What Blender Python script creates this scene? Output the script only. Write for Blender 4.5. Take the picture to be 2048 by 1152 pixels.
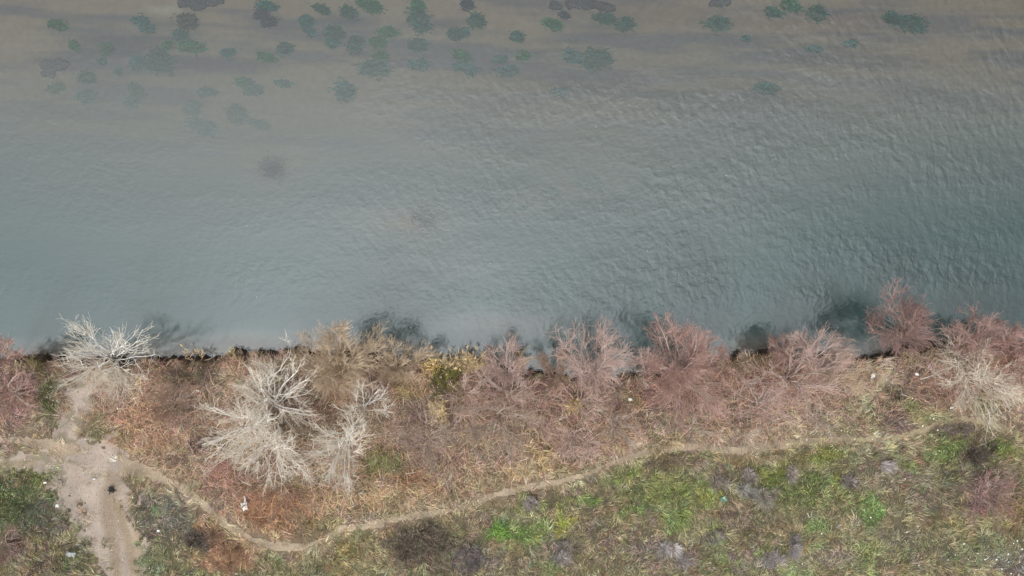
import bpy, math
import numpy as np

for o in list(bpy.data.objects):
    bpy.data.objects.remove(o)
S = bpy.context.scene
COL = S.collection
R = math.radians
H = 37.9            # camera height over the water, metres
PPM = 36.0          # photo pixels per metre on the water

# ------------------------------------------------------------------ camera
cam = bpy.data.cameras.new("camera")
cam.lens = 24.0
cam.sensor_width = 36.0
cam.clip_end = 3000
co = bpy.data.objects.new("camera", cam)
co.location = (0, 0, H)
COL.objects.link(co)
S.camera = co
S.render.resolution_x, S.render.resolution_y = 1024, 576
cam.sensor_width = 24.0 * (2048 / PPM) / H

# ------------------------------------------------------------------ sky, sun, exposure
SUN_EL, SUN_AZ = R(42), R(205)          # sun behind thin cloud, beyond the lower edge of the picture
W = bpy.data.worlds.new("World")
S.world = W
W.use_nodes = True
nt = W.node_tree
nt.nodes.clear()
out = nt.nodes.new("ShaderNodeOutputWorld")
bg = nt.nodes.new("ShaderNodeBackground")
bg.inputs["Strength"].default_value = 0.135
sky = nt.nodes.new("ShaderNodeTexSky")
sky.sky_type = 'NISHITA'
sky.sun_disc = False
sky.sun_elevation = SUN_EL
sky.sun_rotation = SUN_AZ
sky.dust_density = 6.0
sky.air_density = 1.0
hs = nt.nodes.new("ShaderNodeHueSaturation")
hs.inputs["Saturation"].default_value = 0.30
nt.links.new(sky.outputs[0], hs.inputs["Color"])
# cloud cover: pale overhead, greyer down toward the right-hand horizon
geo = nt.nodes.new("ShaderNodeTexCoord")
sep = nt.nodes.new("ShaderNodeSeparateXYZ")
nt.links.new(geo.outputs["Generated"], sep.inputs[0])
mr = nt.nodes.new("ShaderNodeMapRange")
mr.inputs[1].default_value = -0.1
mr.inputs[2].default_value = 0.75
mr.inputs[3].default_value = 1.1
mr.inputs[4].default_value = 0.55
nt.links.new(sep.outputs[0], mr.inputs[0])
cl = nt.nodes.new("ShaderNodeTexNoise")
cl.inputs["Scale"].default_value = 2.2
cl.inputs["Detail"].default_value = 4
nt.links.new(geo.outputs["Generated"], cl.inputs["Vector"])
mr2 = nt.nodes.new("ShaderNodeMapRange")
mr2.inputs[1].default_value = 0.3
mr2.inputs[2].default_value = 0.7
mr2.inputs[3].default_value = 0.85
mr2.inputs[4].default_value = 1.15
nt.links.new(cl.outputs[0], mr2.inputs[0])
mz = nt.nodes.new("ShaderNodeMapRange")      # an overcast sky is brightest overhead
mz.inputs[1].default_value = 0.45
mz.inputs[2].default_value = 1.0
mz.inputs[3].default_value = 0.7
mz.inputs[4].default_value = 1.45
nt.links.new(sep.outputs[2], mz.inputs[0])
m0 = nt.nodes.new("ShaderNodeMath")
m0.operation = 'MULTIPLY'
nt.links.new(mr.outputs[0], m0.inputs[0])
nt.links.new(mz.outputs[0], m0.inputs[1])
my = nt.nodes.new("ShaderNodeMapRange")      # darker cloud beyond the far bank
my.inputs[1].default_value = -0.05
my.inputs[2].default_value = 0.36
my.inputs[3].default_value = 1.08
my.inputs[4].default_value = 0.42
nt.links.new(sep.outputs[1], my.inputs[0])
m1_ = nt.nodes.new("ShaderNodeMath")
m1_.operation = 'MULTIPLY'
nt.links.new(m0.outputs[0], m1_.inputs[0])
nt.links.new(my.outputs[0], m1_.inputs[1])
mm = nt.nodes.new("ShaderNodeMath")
mm.operation = 'MULTIPLY'
nt.links.new(m1_.outputs[0], mm.inputs[0])
nt.links.new(mr2.outputs[0], mm.inputs[1])
mx = nt.nodes.new("ShaderNodeMix")
mx.data_type = 'RGBA'
mx.inputs["Factor"].default_value = 0.7
mx.inputs["B"].default_value = (8.5, 9.2, 9.5, 1)
nt.links.new(hs.outputs[0], mx.inputs["A"])
mu = nt.nodes.new("ShaderNodeVectorMath")
mu.operation = 'SCALE'
nt.links.new(mx.outputs["Result"], mu.inputs[0])
nt.links.new(mm.outputs[0], mu.inputs["Scale"])
nt.links.new(mu.outputs[0], bg.inputs["Color"])
nt.links.new(bg.outputs[0], out.inputs[0])

sun = bpy.data.lights.new("sun", 'SUN')
sun.energy = 1.8
sun.angle = R(12)
sun.color = (1.0, 0.96, 0.9)
so = bpy.data.objects.new("sun", sun)
so.rotation_euler = (math.pi / 2 - SUN_EL, 0, -SUN_AZ + math.pi)
so.location = (-12, -25, 40)
COL.objects.link(so)
S.view_settings.view_transform = 'Standard'
S.view_settings.look = 'None'
S.view_settings.gamma = 1
S.view_settings.exposure = 0.33

# ------------------------------------------------------------------ helpers
def lin(c):
    c = np.asarray(c, float) / 255.0
    return np.where(c <= 0.04045, c / 12.92, ((c + 0.055) / 1.055) ** 2.4)

def P(px, py, z=0.0):
    k = (H - z) / H / PPM
    return np.array([(px - 1024) * k, (576 - py) * k, z])

ZL = 0.75           # usual height of the land above the water
def topx(x, y, z=ZL):
    k = H / (H - z) * PPM
    return 1024 + x * k, 576 - y * k

def _hash(ix, iy, seed):
    h = (ix.astype(np.int64) * 374761393 + iy.astype(np.int64) * 668265263 + seed * 974634777) & 0xffffffff
    h = ((h ^ (h >> 13)) * 1274126177) & 0xffffffff
    return ((h ^ (h >> 16)) & 0xffffff) / float(0xffffff)

def vnoise(x, y, seed=0):
    x = np.asarray(x, float); y = np.asarray(y, float)
    ix = np.floor(x); iy = np.floor(y)
    fx = x - ix; fy = y - iy
    fx = fx * fx * (3 - 2 * fx); fy = fy * fy * (3 - 2 * fy)
    a = _hash(ix, iy, seed); b = _hash(ix + 1, iy, seed)
    c = _hash(ix, iy + 1, seed); d = _hash(ix + 1, iy + 1, seed)
    return (a * (1 - fx) + b * fx) * (1 - fy) + (c * (1 - fx) + d * fx) * fy

def fbm(x, y, seed=0, n=4):
    t = 0; amp = 0.5; s = 0
    for i in range(n):
        t = t + amp * vnoise(np.asarray(x) * 2 ** i, np.asarray(y) * 2 ** i, seed + i * 17)
        s += amp; amp *= 0.5
    return t / s

def sstep(a, b, x):
    t = np.clip((x - a) / (b - a), 0, 1)
    return t * t * (3 - 2 * t)

def polydist(px, py, pts):
    """distance (photo pixels) from points to a polyline, and width interpolated along it (pts: x,y,halfwidth)"""
    best = np.full(np.shape(px), 1e9); w = np.zeros(np.shape(px))
    for (x0, y0, w0), (x1, y1, w1) in zip(pts[:-1], pts[1:]):
        dx, dy = x1 - x0, y1 - y0
        t = np.clip(((px - x0) * dx + (py - y0) * dy) / (dx * dx + dy * dy), 0, 1)
        d = np.hypot(px - x0 - t * dx, py - y0 - t * dy)
        m = d - (w0 + t * (w1 - w0)) < best - w
        best = np.where(m, d, best); w = np.where(m, w0 + t * (w1 - w0), w)
    return best, w

def mesh_np(name, verts, faces_flat, face_sizes, col=None, attrs=None):
    me = bpy.data.meshes.new(name)
    verts = np.asarray(verts, np.float32)
    me.vertices.add(len(verts))
    me.vertices.foreach_set("co", verts.ravel())
    face_sizes = np.asarray(face_sizes, np.int32)
    me.loops.add(int(face_sizes.sum()))
    me.loops.foreach_set("vertex_index", np.asarray(faces_flat, np.int32).ravel())
    me.polygons.add(len(face_sizes))
    ls = np.zeros(len(face_sizes), np.int32); ls[1:] = np.cumsum(face_sizes)[:-1]
    me.polygons.foreach_set("loop_start", ls)
    me.update(calc_edges=True)
    if col is not None:
        a = me.color_attributes.new("col", 'FLOAT_COLOR', 'POINT')
        c = np.ones((len(verts), 4), np.float32); c[:, :3] = col
        a.data.foreach_set("color", c.ravel())
    for k, v in (attrs or {}).items():
        a = me.attributes.new(k, 'FLOAT', 'POINT')
        a.data.foreach_set("value", np.asarray(v, np.float32))
    return me

def link(name, me, mat=None, parent=None, loc=None):
    o = bpy.data.objects.new(name, me)
    COL.objects.link(o)
    if mat is not None and me is not None:
        me.materials.clear(); me.materials.append(mat)
    if parent is not None: o.parent = parent
    if loc is not None: o.location = loc
    return o

def tag(o, label=None, cat=None, group=None, kind=None):
    if label: o["label"] = label
    if cat: o["category"] = cat
    if group: o["group"] = group
    if kind: o["kind"] = kind
    return o

def smooth(me):
    me.polygons.foreach_set("use_smooth", np.ones(len(me.polygons), bool))
    return me

def new_mat(name):
    m = bpy.data.materials.new(name)
    m.use_nodes = True
    n = m.node_tree
    return m, n, n.nodes["Principled BSDF"]

def noise_mul(n, colsock, scale, lo, hi, detail=4.0):
    """multiply a colour by a noise-driven factor"""
    tc = n.nodes.new("ShaderNodeNewGeometry")
    no = n.nodes.new("ShaderNodeTexNoise")
    no.inputs["Scale"].default_value = scale
    no.inputs["Detail"].default_value = detail
    n.links.new(tc.outputs["Position"], no.inputs["Vector"])
    m = n.nodes.new("ShaderNodeMapRange")
    m.inputs[1].default_value = 0.25; m.inputs[2].default_value = 0.75
    m.inputs[3].default_value = lo; m.inputs[4].default_value = hi
    n.links.new(no.outputs[0], m.inputs[0])
    v = n.nodes.new("ShaderNodeVectorMath"); v.operation = 'SCALE'
    n.links.new(colsock, v.inputs[0])
    n.links.new(m.outputs[0], v.inputs["Scale"])
    return v.outputs[0], no

def attr_mat(name, rough=0.85, noises=(), bump=None, spec=0.2, translucent=0.0):
    m, n, b = new_mat(name)
    at = n.nodes.new("ShaderNodeAttribute"); at.attribute_name = "col"
    c = at.outputs["Color"]
    last = None
    for (s, lo, hi) in noises:
        c, last = noise_mul(n, c, s, lo, hi)
    n.links.new(c, b.inputs["Base Color"])
    b.inputs["Roughness"].default_value = rough
    b.inputs["Specular IOR Level"].default_value = spec
    if bump:
        bp = n.nodes.new("ShaderNodeBump")
        bp.inputs["Strength"].default_value = 1.0
        bp.inputs["Distance"].default_value = bump
        n.links.new(last.outputs[0], bp.inputs["Height"])
        n.links.new(bp.outputs[0], b.inputs["Normal"])
    return m

ALB = 1.24           # appearance colour -> base colour

# ------------------------------------------------------------------ the shore and the land's height
SHORE = [(-400, 720), (0, 716), (60, 711), (120, 713), (200, 716), (260, 716), (330, 711), (400, 708), (450, 705),
         (470, 698), (505, 698), (525, 705), (560, 701), (600, 697), (640, 701), (700, 703), (760, 712), (830, 718), (860, 724),
         (880, 737), (900, 728), (930, 724), (980, 729), (1030, 736), (1070, 741), (1100, 745), (1130, 752),
         (1180, 755), (1230, 753), (1245, 749), (1280, 743), (1340, 737), (1400, 726), (1450, 713), (1480, 711),
         (1500, 711), (1515, 706), (1560, 706), (1640, 705), (1700, 707), (1725, 713), (1750, 716), (1768, 702),
         (1785, 692), (1830, 692), (1870, 689), (1900, 688), (1950, 690), (2048, 690), (2450, 688)]
_sx = np.array([P(a, b, 0)[0] for a, b in SHORE])
_sy = np.array([P(a, b, 0)[1] for a, b in SHORE])

def shore_sd(x, y):
    """metres into the water (positive) from the waterline"""
    x = np.asarray(x, float)
    ys = np.interp(x, _sx, _sy) + 0.55 * (fbm(x * 1.1, x * 0 + 3.3, 5) - 0.5) + 0.32 * (vnoise(x * 5, x * 0, 9) - 0.5)
    return np.asarray(y) - ys

def bed_depth(x, y):
    px, py = topx(x, y, 0.0)
    d = np.interp(py + 60 * (fbm(px / 260, py / 160, 31) - 0.5), [-600, 0, 120, 260, 420, 620, 700],
                  [0.25, 0.34, 0.5, 1.0, 1.7, 2.3, 2.3])
    d = d + 0.25 * sstep(500, 0, px) * sstep(150, 400, py) + 0.45 * sstep(1300, 1900, px) * sstep(120, 330, py)
    for (x_, y_, rx_, ry_, k_) in [(545, 343, 50, 36, .68), (800, 445, 110, 32, .5), (848, 440, 46, 44, .5), (1180, 370, 60, 30, .45),
                               (1104, 382, 40, 24, .45), (1042, 410, 36, 20, .4), (1532, 176, 46, 22, .4), (1000, 652, 120, 26, .72),
                               (440, 688, 70, 18, .5), (700, 190, 50, 40, .3), (900, 540, 160, 60, .2)]:
        d = d * (1 - k_ * np.exp(-((px - x_) / rx_) ** 2 - ((py - y_) / ry_) ** 2))
    return d

def height(x, y):
    sd = shore_sd(x, y)
    land = ZL + 0.16 * (fbm(np.asarray(x) * 0.22, np.asarray(y) * 0.22, 11, 3) - 0.5) + 0.25 * sstep(6, 30, -sd)
    px, py = topx(x, y, 0.0)
    bed = -bed_depth(x, y) * sstep(0.0, 1.6, sd) - 0.12
    k = sstep(-0.32, 0.10, sd)
    h = land * (1 - k) + bed * k
    h = h - 0.12 * sstep(-1.2, -0.3, sd) * (1 - k)
    return h, sd

# ------------------------------------------------------------------ paths (photo pixels: x, y, half width)
FOOT = [(255, 932, 26), (300, 950, 20), (335, 962, 10), (380, 986, 10), (420, 1020, 11), (460, 1054, 10), (505, 1080, 9),
        (560, 1095, 12), (612, 1096, 11), (648, 1080, 9), (690, 1056, 10), (740, 1050, 10), (800, 1036, 9), (880, 1023, 8),
        (930, 1012, 9), (985, 990, 9), (1050, 974, 8), (1110, 965, 8), (1170, 949, 6), (1230, 924, 7),
        (1300, 901, 10), (1380, 892, 11), (1430, 899, 12), (1480, 901, 14), (1540, 894, 11), (1600, 885, 9),
        (1680, 878, 8), (1760, 879, 8), (1830, 866, 7), (1888, 843, 9), (1940, 838, 9), (1990, 850, 8), (2060, 878, 8), (2300, 960, 8)]
TRACK = [(256, 1500, 36), (252, 1152, 36), (238, 1095, 48), (215, 1035, 56), (197, 985, 70), (182, 945, 78), (150, 905, 50), (135, 880, 28)]
SPUR_L = [(-300, 950, 18), (0, 928, 14), (60, 922, 16), (120, 928, 26), (170, 940, 34)]
SPUR_L2 = [(-200, 875, 8), (0, 878, 9), (70, 884, 12), (140, 900, 24)]
SPUR_N = [(140, 890, 26), (146, 850, 24), (155, 815, 25), (168, 782, 22)]
SPUR_R = [(1705, 838, 7), (1735, 800, 8), (1765, 765, 14), (1776, 742, 14)]

def _mask(px, py, lines, soft, seed):
    n = (fbm(px / 16, py / 16, seed, 3) - 0.5)
    n2 = (vnoise(px / 5, py / 5, seed + 3) - 0.5)
    m = np.zeros(np.shape(px))
    for L in lines:
        d, w = polydist(px, py, L)
        m = np.maximum(m, sstep(soft, -soft, d - w * (1 + 1.3 * n + 0.8 * n2)))
    return m
def track_mask(px, py, soft=6): return _mask(px, py, [TRACK, SPUR_L, SPUR_N], soft, 71)
def foot_mask(px, py, soft=4): return _mask(px, py, [[(a_, b_, w_ * 0.66) for a_, b_, w_ in l_] for l_ in (FOOT, SPUR_L2, SPUR_R)], soft, 83)

# ------------------------------------------------------------------ what grows where: colour of the plant cover
# (x, y, rx, ry, (r, g, b), strength)
Z = [
 # tree belt, left to right
 (30, 790, 60, 70, (122, 88, 86), .9), (65, 728, 30, 14, (112, 112, 48), .9), (20, 728, 40, 16, (118, 100, 78), .7),
 (92, 800, 26, 55, (80, 88, 50), .95), (60, 850, 60, 25, (124, 110, 88), .6), (120, 735, 40, 25, (140, 105, 85), .7),
 (190, 850, 26, 30, (98, 104, 64), .8), (225, 875, 45, 16, (92, 106, 62), .8), (240, 800, 70, 30, (148, 122, 104), .7),
 (300, 840, 85, 75, (154, 114, 86), .9), (250, 905, 50, 25, (150, 114, 84), .7), (330, 740, 60, 24, (120, 95, 78), .7),
 (360, 800, 45, 50, (120, 100, 92), .8), (400, 745, 60, 30, (112, 100, 74), .8), (450, 720, 60, 20, (130, 100, 82), .8),
 (475, 699, 36, 8, (116, 122, 52), .95), (430, 770, 40, 40, (134, 112, 98), .7), (540, 712, 50, 12, (140, 105, 84), .8),
 (410, 890, 32, 24, (86, 68, 62), .9), (430, 905, 30, 30, (112, 98, 62), .7), (330, 910, 70, 22, (128, 110, 84), .6),
 (360, 950, 60, 25, (130, 112, 84), .7), (440, 945, 50, 45, (138, 100, 86), .8), (520, 930, 80, 40, (122, 96, 80), .7),
 (620, 790, 70, 60, (132, 110, 96), .7), (690, 735, 100, 50, (146, 110, 74), .9), (745, 765, 32, 28, (140, 108, 104), .8),
 (690, 800, 60, 40, (146, 116, 88), .7), (815, 775, 48, 40, (152, 126, 66), .85), (790, 720, 60, 25, (138, 112, 80), .7),
 (840, 745, 40, 30, (144, 116, 90), .7), (640, 860, 60, 50, (118, 104, 80), .7), (850, 860, 80, 60, (128, 108, 98), .8),
 (830, 915, 60, 40, (120, 98, 80), .7), (895, 750, 30, 24, (80, 80, 42), .95), (888, 797, 11, 10, (84, 100, 46), .9),
 (878, 820, 16, 26, (190, 158, 112), .9), (930, 728, 60, 12, (172, 140, 94), .85), (930, 760, 30, 25, (150, 118, 92), .7),
 (1000, 790, 110, 60, (142, 112, 96), .8), (1000, 880, 100, 50, (134, 112, 92), .8), (1120, 790, 90, 45, (146, 112, 98), .8),
 (1000, 800, 22, 10, (150, 100, 66), .6), (1090, 905, 28, 28, (150, 124, 78), .8), (1160, 890, 60, 45, (138, 110, 100), .8),
 (1240, 800, 60, 50, (138, 108, 98), .7), (1272, 797, 20, 13, (112, 114, 50), .9), (1350, 785, 90, 60, (136, 100, 92), .85),
 (1330, 850, 60, 40, (120, 108, 90), .7), (1445, 770, 70, 45, (140, 106, 92), .8), (1500, 722, 40, 14, (134, 120, 86), .7),
 (1505, 800, 90, 60, (132, 104, 92), .7), (1440, 850, 60, 30, (134, 112, 92), .7), (1590, 760, 110, 55, (146, 108, 92), .85),
 (1680, 740, 50, 40, (138, 116, 94), .8), (1620, 830, 90, 30, (144, 122, 100), .7), (1560, 870, 60, 18, (150, 126, 106), .7),
 (1250, 860, 60, 40, (134, 108, 84), .7), (1330, 885, 70, 16, (164, 138, 98), .8), (1240, 900, 60, 22, (150, 122, 94), .8),
 (1790, 720, 40, 22, (126, 108, 82), .8), (1870, 765, 90, 45, (122, 96, 84), .85), (1960, 740, 90, 60, (132, 106, 90), .8),
 (2030, 710, 40, 60, (142, 102, 92), .8), (1770, 752, 20, 16, (170, 150, 136), .9), (1780, 790, 26, 22, (92, 88, 62), .8),
 (1850, 825, 60, 22, (104, 118, 62), .85), (1735, 835, 34, 34, (120, 122, 88), .8), (1780, 848, 52, 22, (100, 82, 76), .9),
 (1640, 862, 80, 16, (146, 138, 104), .8), (1900, 805, 40, 22, (124, 98, 86), .7), (1970, 812, 36, 18, (100, 112, 56), .8),
 (1730, 868, 70, 10, (122, 128, 78), .8),
 # strips beside the footpath
 (555, 1010, 110, 52, (140, 92, 60), .9), (600, 1060, 70, 30, (138, 100, 66), .8), (500, 975, 40, 22, (118, 92, 76), .7),
 (642, 1052, 42, 34, (104, 100, 60), .9), (585, 965, 60, 22, (106, 92, 60), .8), (690, 1000, 50, 30, (130, 112, 80), .7),
 (735, 1000, 90, 36, (166, 136, 92), .85), (760, 925, 50, 40, (98, 90, 54), .85), (770, 925, 22, 20, (94, 112, 62), .7),
 (830, 965, 50, 24, (128, 88, 58), .85), (860, 990, 50, 22, (156, 128, 90), .8), (790, 1037, 60, 10, (118, 122, 70), .85),
 (905, 1000, 70, 20, (150, 124, 88), .8), (960, 960, 60, 24, (150, 124, 90), .8), (930, 945, 26, 12, (110, 112, 76), .6),
 (1060, 940, 70, 26, (166, 136, 96), .85), (1120, 935, 40, 20, (118, 94, 66), .7), (1160, 948, 50, 10, (136, 124, 80), .7),
 # far left
 (30, 900, 50, 12, (132, 122, 92), .7), (60, 947, 48, 20, (92, 114, 50), .85), (28, 958, 44, 15, (98, 80, 68), .8),
 (35, 1002, 70, 46, (80, 92, 50), .9), (90, 1040, 60, 55, (98, 98, 82), .8), (100, 1112, 75, 40, (116, 102, 72), .85),
 (150, 1080, 36, 40, (110, 104, 84), .7), (28, 1097, 38, 34, (70, 50, 48), .95), (90, 1142, 36, 16, (80, 66, 58), .8),
 (140, 1130, 36, 22, (92, 98, 66), .7), (15, 1060, 36, 20, (92, 98, 76), .6),
 # between track and footpath
 (325, 1025, 70, 66, (110, 104, 94), .85), (310, 1012, 16, 10, (96, 118, 62), .8), (390, 1078, 42, 34, (92, 78, 66), .85),
 (302, 1078, 16, 12, (86, 72, 72), .8), (370, 1015, 30, 25, (104, 96, 90), .7), (402, 1005, 26, 22, (128, 108, 68), .8),
 (315, 1122, 55, 28, (108, 114, 80), .85), (375, 1115, 50, 25, (124, 112, 80), .8), (420, 1040, 42, 26, (150, 108, 78), .85),
 (470, 1110, 78, 44, (160, 112, 80), .95), (400, 1145, 50, 16, (112, 108, 80), .7), (560, 1135, 60, 22, (116, 110, 76), .8),
 # the meadow
 (700, 1112, 90, 46, (132, 116, 80), .8), (667, 1078, 14, 10, (96, 124, 54), .85), (722, 1064, 22, 12, (112, 118, 56), .85),
 (690, 1095, 20, 26, (118, 108, 50), .7), (855, 1088, 92, 56, (94, 80, 66), .92), (790, 1060, 46, 16, (124, 112, 80), .7),
 (960, 1045, 50, 22, (118, 100, 82), .8), (905, 1050, 36, 16, (124, 106, 76), .7), (1005, 1064, 38, 18, (84, 134, 42), .95),
 (1062, 1068, 44, 22, (98, 124, 58), .85), (1118, 1036, 17, 24, (146, 154, 40), .9), (1130, 1066, 16, 10, (132, 142, 50), .8),
 (1085, 1000, 60, 26, (112, 98, 72), .8), (1050, 1010, 30, 18, (104, 110, 62), .7), (1172, 1002, 26, 10, (92, 130, 54), .9),
 (1075, 1085, 30, 14, (120, 134, 66), .8), (1190, 1040, 50, 26, (120, 104, 84), .7), (1205, 958, 26, 9, (116, 132, 62), .85),
 (1235, 945, 28, 11, (116, 134, 60), .9), (1275, 930, 36, 12, (112, 128, 56), .9), (1310, 916, 26, 9, (114, 124, 56), .85),
 (1345, 925, 60, 20, (114, 94, 68), .85), (1390, 907, 44, 8, (90, 116, 46), .9), (1300, 975, 60, 26, (104, 106, 62), .7),
 (1240, 1005, 50, 24, (122, 104, 80), .7), (1345, 985, 80, 44, (108, 116, 58), .85), (1270, 1020, 40, 18, (104, 128, 58), .8),
 (1420, 985, 26, 36, (118, 132, 52), .8), (1355, 1035, 45, 28, (104, 126, 60), .8), (1250, 1095, 90, 40, (122, 106, 88), .7),
 (1440, 950, 40, 26, (128, 110, 90), .7), (1545, 945, 36, 30, (94, 108, 44), .85), (1500, 920, 60, 18, (118, 106, 64), .8),
 (1590, 915, 60, 18, (108, 104, 60), .8), (1660, 906, 44, 22, (112, 124, 48), .85), (1560, 990, 60, 32, (96, 104, 58), .8),
 (1620, 975, 60, 36, (96, 110, 56), .8), (1680, 965, 34, 26, (112, 126, 54), .7), (1470, 1040, 70, 26, (118, 98, 82), .8),
 (1630, 1050, 34, 18, (104, 132, 64), .85), (1735, 1025, 30, 42, (100, 130, 64), .9), (1690, 1000, 40, 30, (108, 112, 66), .7),
 (1790, 945, 80, 44, (118, 106, 88), .8), (1820, 940, 22, 14, (104, 122, 56), .8), (1840, 925, 24, 16, (112, 88, 74), .8),
 (1885, 912, 36, 22, (92, 116, 54), .85), (1918, 884, 22, 11, (132, 132, 42), .9), (1960, 905, 44, 30, (96, 82, 68), .85),
 (1865, 880, 26, 16, (104, 118, 56), .7), (1905, 860, 50, 14, (112, 94, 82), .8), (2005, 900, 30, 22, (110, 128, 50), .8),
 (1850, 1010, 70, 44, (122, 108, 86), .7), (1900, 970, 36, 40, (102, 98, 72), .7), (1975, 985, 62, 52, (112, 86, 84), .85),
 (2030, 1025, 40, 40, (134, 100, 64), .85), (1940, 1055, 100, 28, (122, 110, 70), .85), (1820, 1080, 80, 36, (112, 108, 82), .7),
 (1660, 1105, 60, 34, (136, 118, 100), .85), (1500, 1122, 60, 30, (128, 114, 108), .7), (1330, 1120, 60, 36, (124, 108, 98), .7),
 (1435, 1092, 24, 16, (116, 132, 74), .8), (1465, 1122, 30, 14, (120, 142, 72), .85), (1530, 1106, 18, 14, (122, 140, 72), .8),
 (1620, 1090, 20, 10, (110, 136, 72), .8), (1600, 1142, 40, 14, (132, 146, 88), .85), (1735, 1120, 24, 40, (122, 132, 74), .8),
 (1420, 1050, 24, 14, (110, 126, 64), .7), (1960, 1100, 80, 28, (116, 122, 88), .8), (2020, 1130, 60, 30, (118, 112, 106), .75),
 (1120, 1100, 40, 30, (122, 110, 104), .7), (1000, 1130, 90, 26, (116, 104, 82), .7), (1100, 1140, 40, 16, (118, 124, 72), .8),
 (940, 1125, 46, 30, (104, 92, 86), .8), (730, 1145, 50, 16, (122, 112, 76), .7),
]
def zone(px, py):
    """appearance colour of the plant cover at photo pixels"""
    px = np.asarray(px, float); py = np.asarray(py, float)
    w1 = fbm(px / 42, py / 42, 101) - 0.5; w2 = fbm(px / 42, py / 42, 202) - 0.5
    w3 = fbm(px / 12, py / 12, 303, 3) - 0.5; w4 = fbm(px / 12, py / 12, 404, 3) - 0.5
    qx = px + 55 * w1 + 26 * w3; qy = py + 55 * w2 + 26 * w4
    fy = np.interp(px, [p[0] for p in FOOT], [p[1] for p in FOOT])
    t = sstep(-12, 12, py - fy)[..., None]
    c = np.array([142, 120, 98.]) * (1 - t) + np.array([124, 114, 82.]) * t
    v = fbm(px / 70, py / 70, 55)[..., None]
    c = c * (0.86 + 0.28 * v)
    for (x, y, rx, ry, rgb, s) in Z:
        d = np.sqrt(((qx - x) / rx) ** 2 + ((qy - y) / ry) ** 2)
        k = (s * sstep(1.25, 0.45, d))[..., None]
        c = c * (1 - k) + np.array(rgb, float) * k
    lum = (c @ np.array([0.3, 0.59, 0.11]))[..., None]
    bl = sstep(10, -40, py - fy)[..., None]
    c = (lum + (c - lum) * (0.70 - 0.12 * bl)) * (np.array([1.0, 0.99, 0.97]) * (1 - bl) + np.array([1.03, 0.985, 0.945]) * bl)
    m = (sstep(30, -6, foot_near(px, py)) * 0.55)[..., None]
    c = c * (1 - m) + np.array([152, 134, 112.]) * m
    return c
def foot_near(px, py):
    d, w = polydist(px, py, FOOT)
    return d - w

# ------------------------------------------------------------------ the ground and the riverbed
def axis(lo, hi, step):
    a = list(np.arange(lo, hi + 1e-6, step))
    s = step; left = []; right = []
    x = lo
    while x > -900:
        s *= 1.5; x -= s; left.append(x)
    s = step; x = hi
    while x < 900:
        s *= 1.5; x += s; right.append(x)
    return np.array(left[::-1] + a + right)

def grid(xs, ys):
    X, Y = np.meshgrid(xs, ys)
    nx, ny = len(xs), len(ys)
    i = np.arange(nx * ny).reshape(ny, nx)
    F = np.stack([i[:-1, :-1], i[:-1, 1:], i[1:, 1:], i[1:, :-1]], -1).reshape(-1, 4)
    return X.ravel(), Y.ravel(), F

def submesh(x, y, z, F, keep):
    F = F[keep]
    used = np.unique(F)
    re = np.full(len(x), -1); re[used] = np.arange(len(used))
    return np.stack([x, y, z], 1)[used], re[F], used

X, Y, F = grid(axis(-32, 32, 0.1), axis(-19, 19, 0.1))
Zh, SD = height(X, Y)
fsd = SD[F].mean(1)
far = (np.abs(X) > 60) | (np.abs(Y) > 60)

# land
m_ground = attr_mat("soil_and_thatch", 0.95, ((30, 0.72, 1.2), (9, 0.8, 1.15)), bump=0.05, spec=0.1)
V, FF, used = submesh(X, Y, Zh, F, fsd < 0.12)
px, py = topx(V[:, 0], V[:, 1])
c = lin(zone(px, py)) * 0.6
soil = lin([84, 70, 58])
k = sstep(-0.3, -0.1, SD[used] + 0.15 * (fbm(V[:, 0] * 3, V[:, 1] * 3, 8) - 0.5))[:, None]
c = c * (1 - k) + soil * k * 0.7
tm = np.maximum(track_mask(px, py, 14), foot_mask(px, py, 8))[:, None]
c = c * (1 - 0.8 * tm) + lin([150, 132, 112]) * 0.8 * tm
V_ground = V
tag(link("ground", smooth(mesh_np("ground", V, FF, [4] * len(FF), c)), m_ground), "rough river bank ground under grass and brush", None, None, "structure")

# riverbed: pale sand with grey silt drawn out along the current
m_bed = attr_mat("river_sand", 0.95, ((3.0, 0.9, 1.1),), spec=0.1)
V, FF, used = submesh(X, Y, Zh, F, fsd >= 0.12)
px, py = topx(V[:, 0], V[:, 1], 0.0)
st = fbm(px / 330 + 0.6 * fbm(px / 200, py / 90, 3), (py - px * 0.06) / 34, 21, 4)
st2 = fbm(px / 120, py / 14, 23, 3)
t = sstep(0.42, 0.62, 0.75 * st + 0.25 * st2)[:, None]
c = lin([208, 186, 164]) * (1 - t) + lin([158, 150, 154]) * t
for (x, y, rx, ry, rgb, s) in [(325, 12, 42, 12, (236, 220, 200), 1.0), (85, 145, 24, 10, (214, 190, 164), .9),
                               (800, 445, 70, 18, (210, 186, 140), 1.0), (1300, 20, 220, 26, (196, 170, 150), .8),
                               (1560, 40, 320, 22, (200, 172, 152), .8), (230, 75, 120, 14, (118, 112, 130), .8),
                               (420, 122, 150, 20, (122, 116, 134), .8), (240, 92, 120, 14, (112, 108, 126), .7),
                               (865, 38, 90, 14, (120, 114, 134), .7), (700, 30, 60, 14, (118, 112, 132), .6)]:
    w1 = 30 * (fbm(px / 40, py / 30, 77) - 0.5)
    d = np.sqrt(((px + w1 - x) / rx) ** 2 + ((py + w1 * 0.5 - y) / ry) ** 2)
    k = (s * sstep(1.3, 0.3, d))[:, None]
    c = c * (1 - k) + lin(rgb) * k
tag(link("riverbed", smooth(mesh_np("riverbed", V, FF, [4] * len(FF), c)), m_bed), "sandy river bed under shallow water", None, None, "structure")

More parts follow.
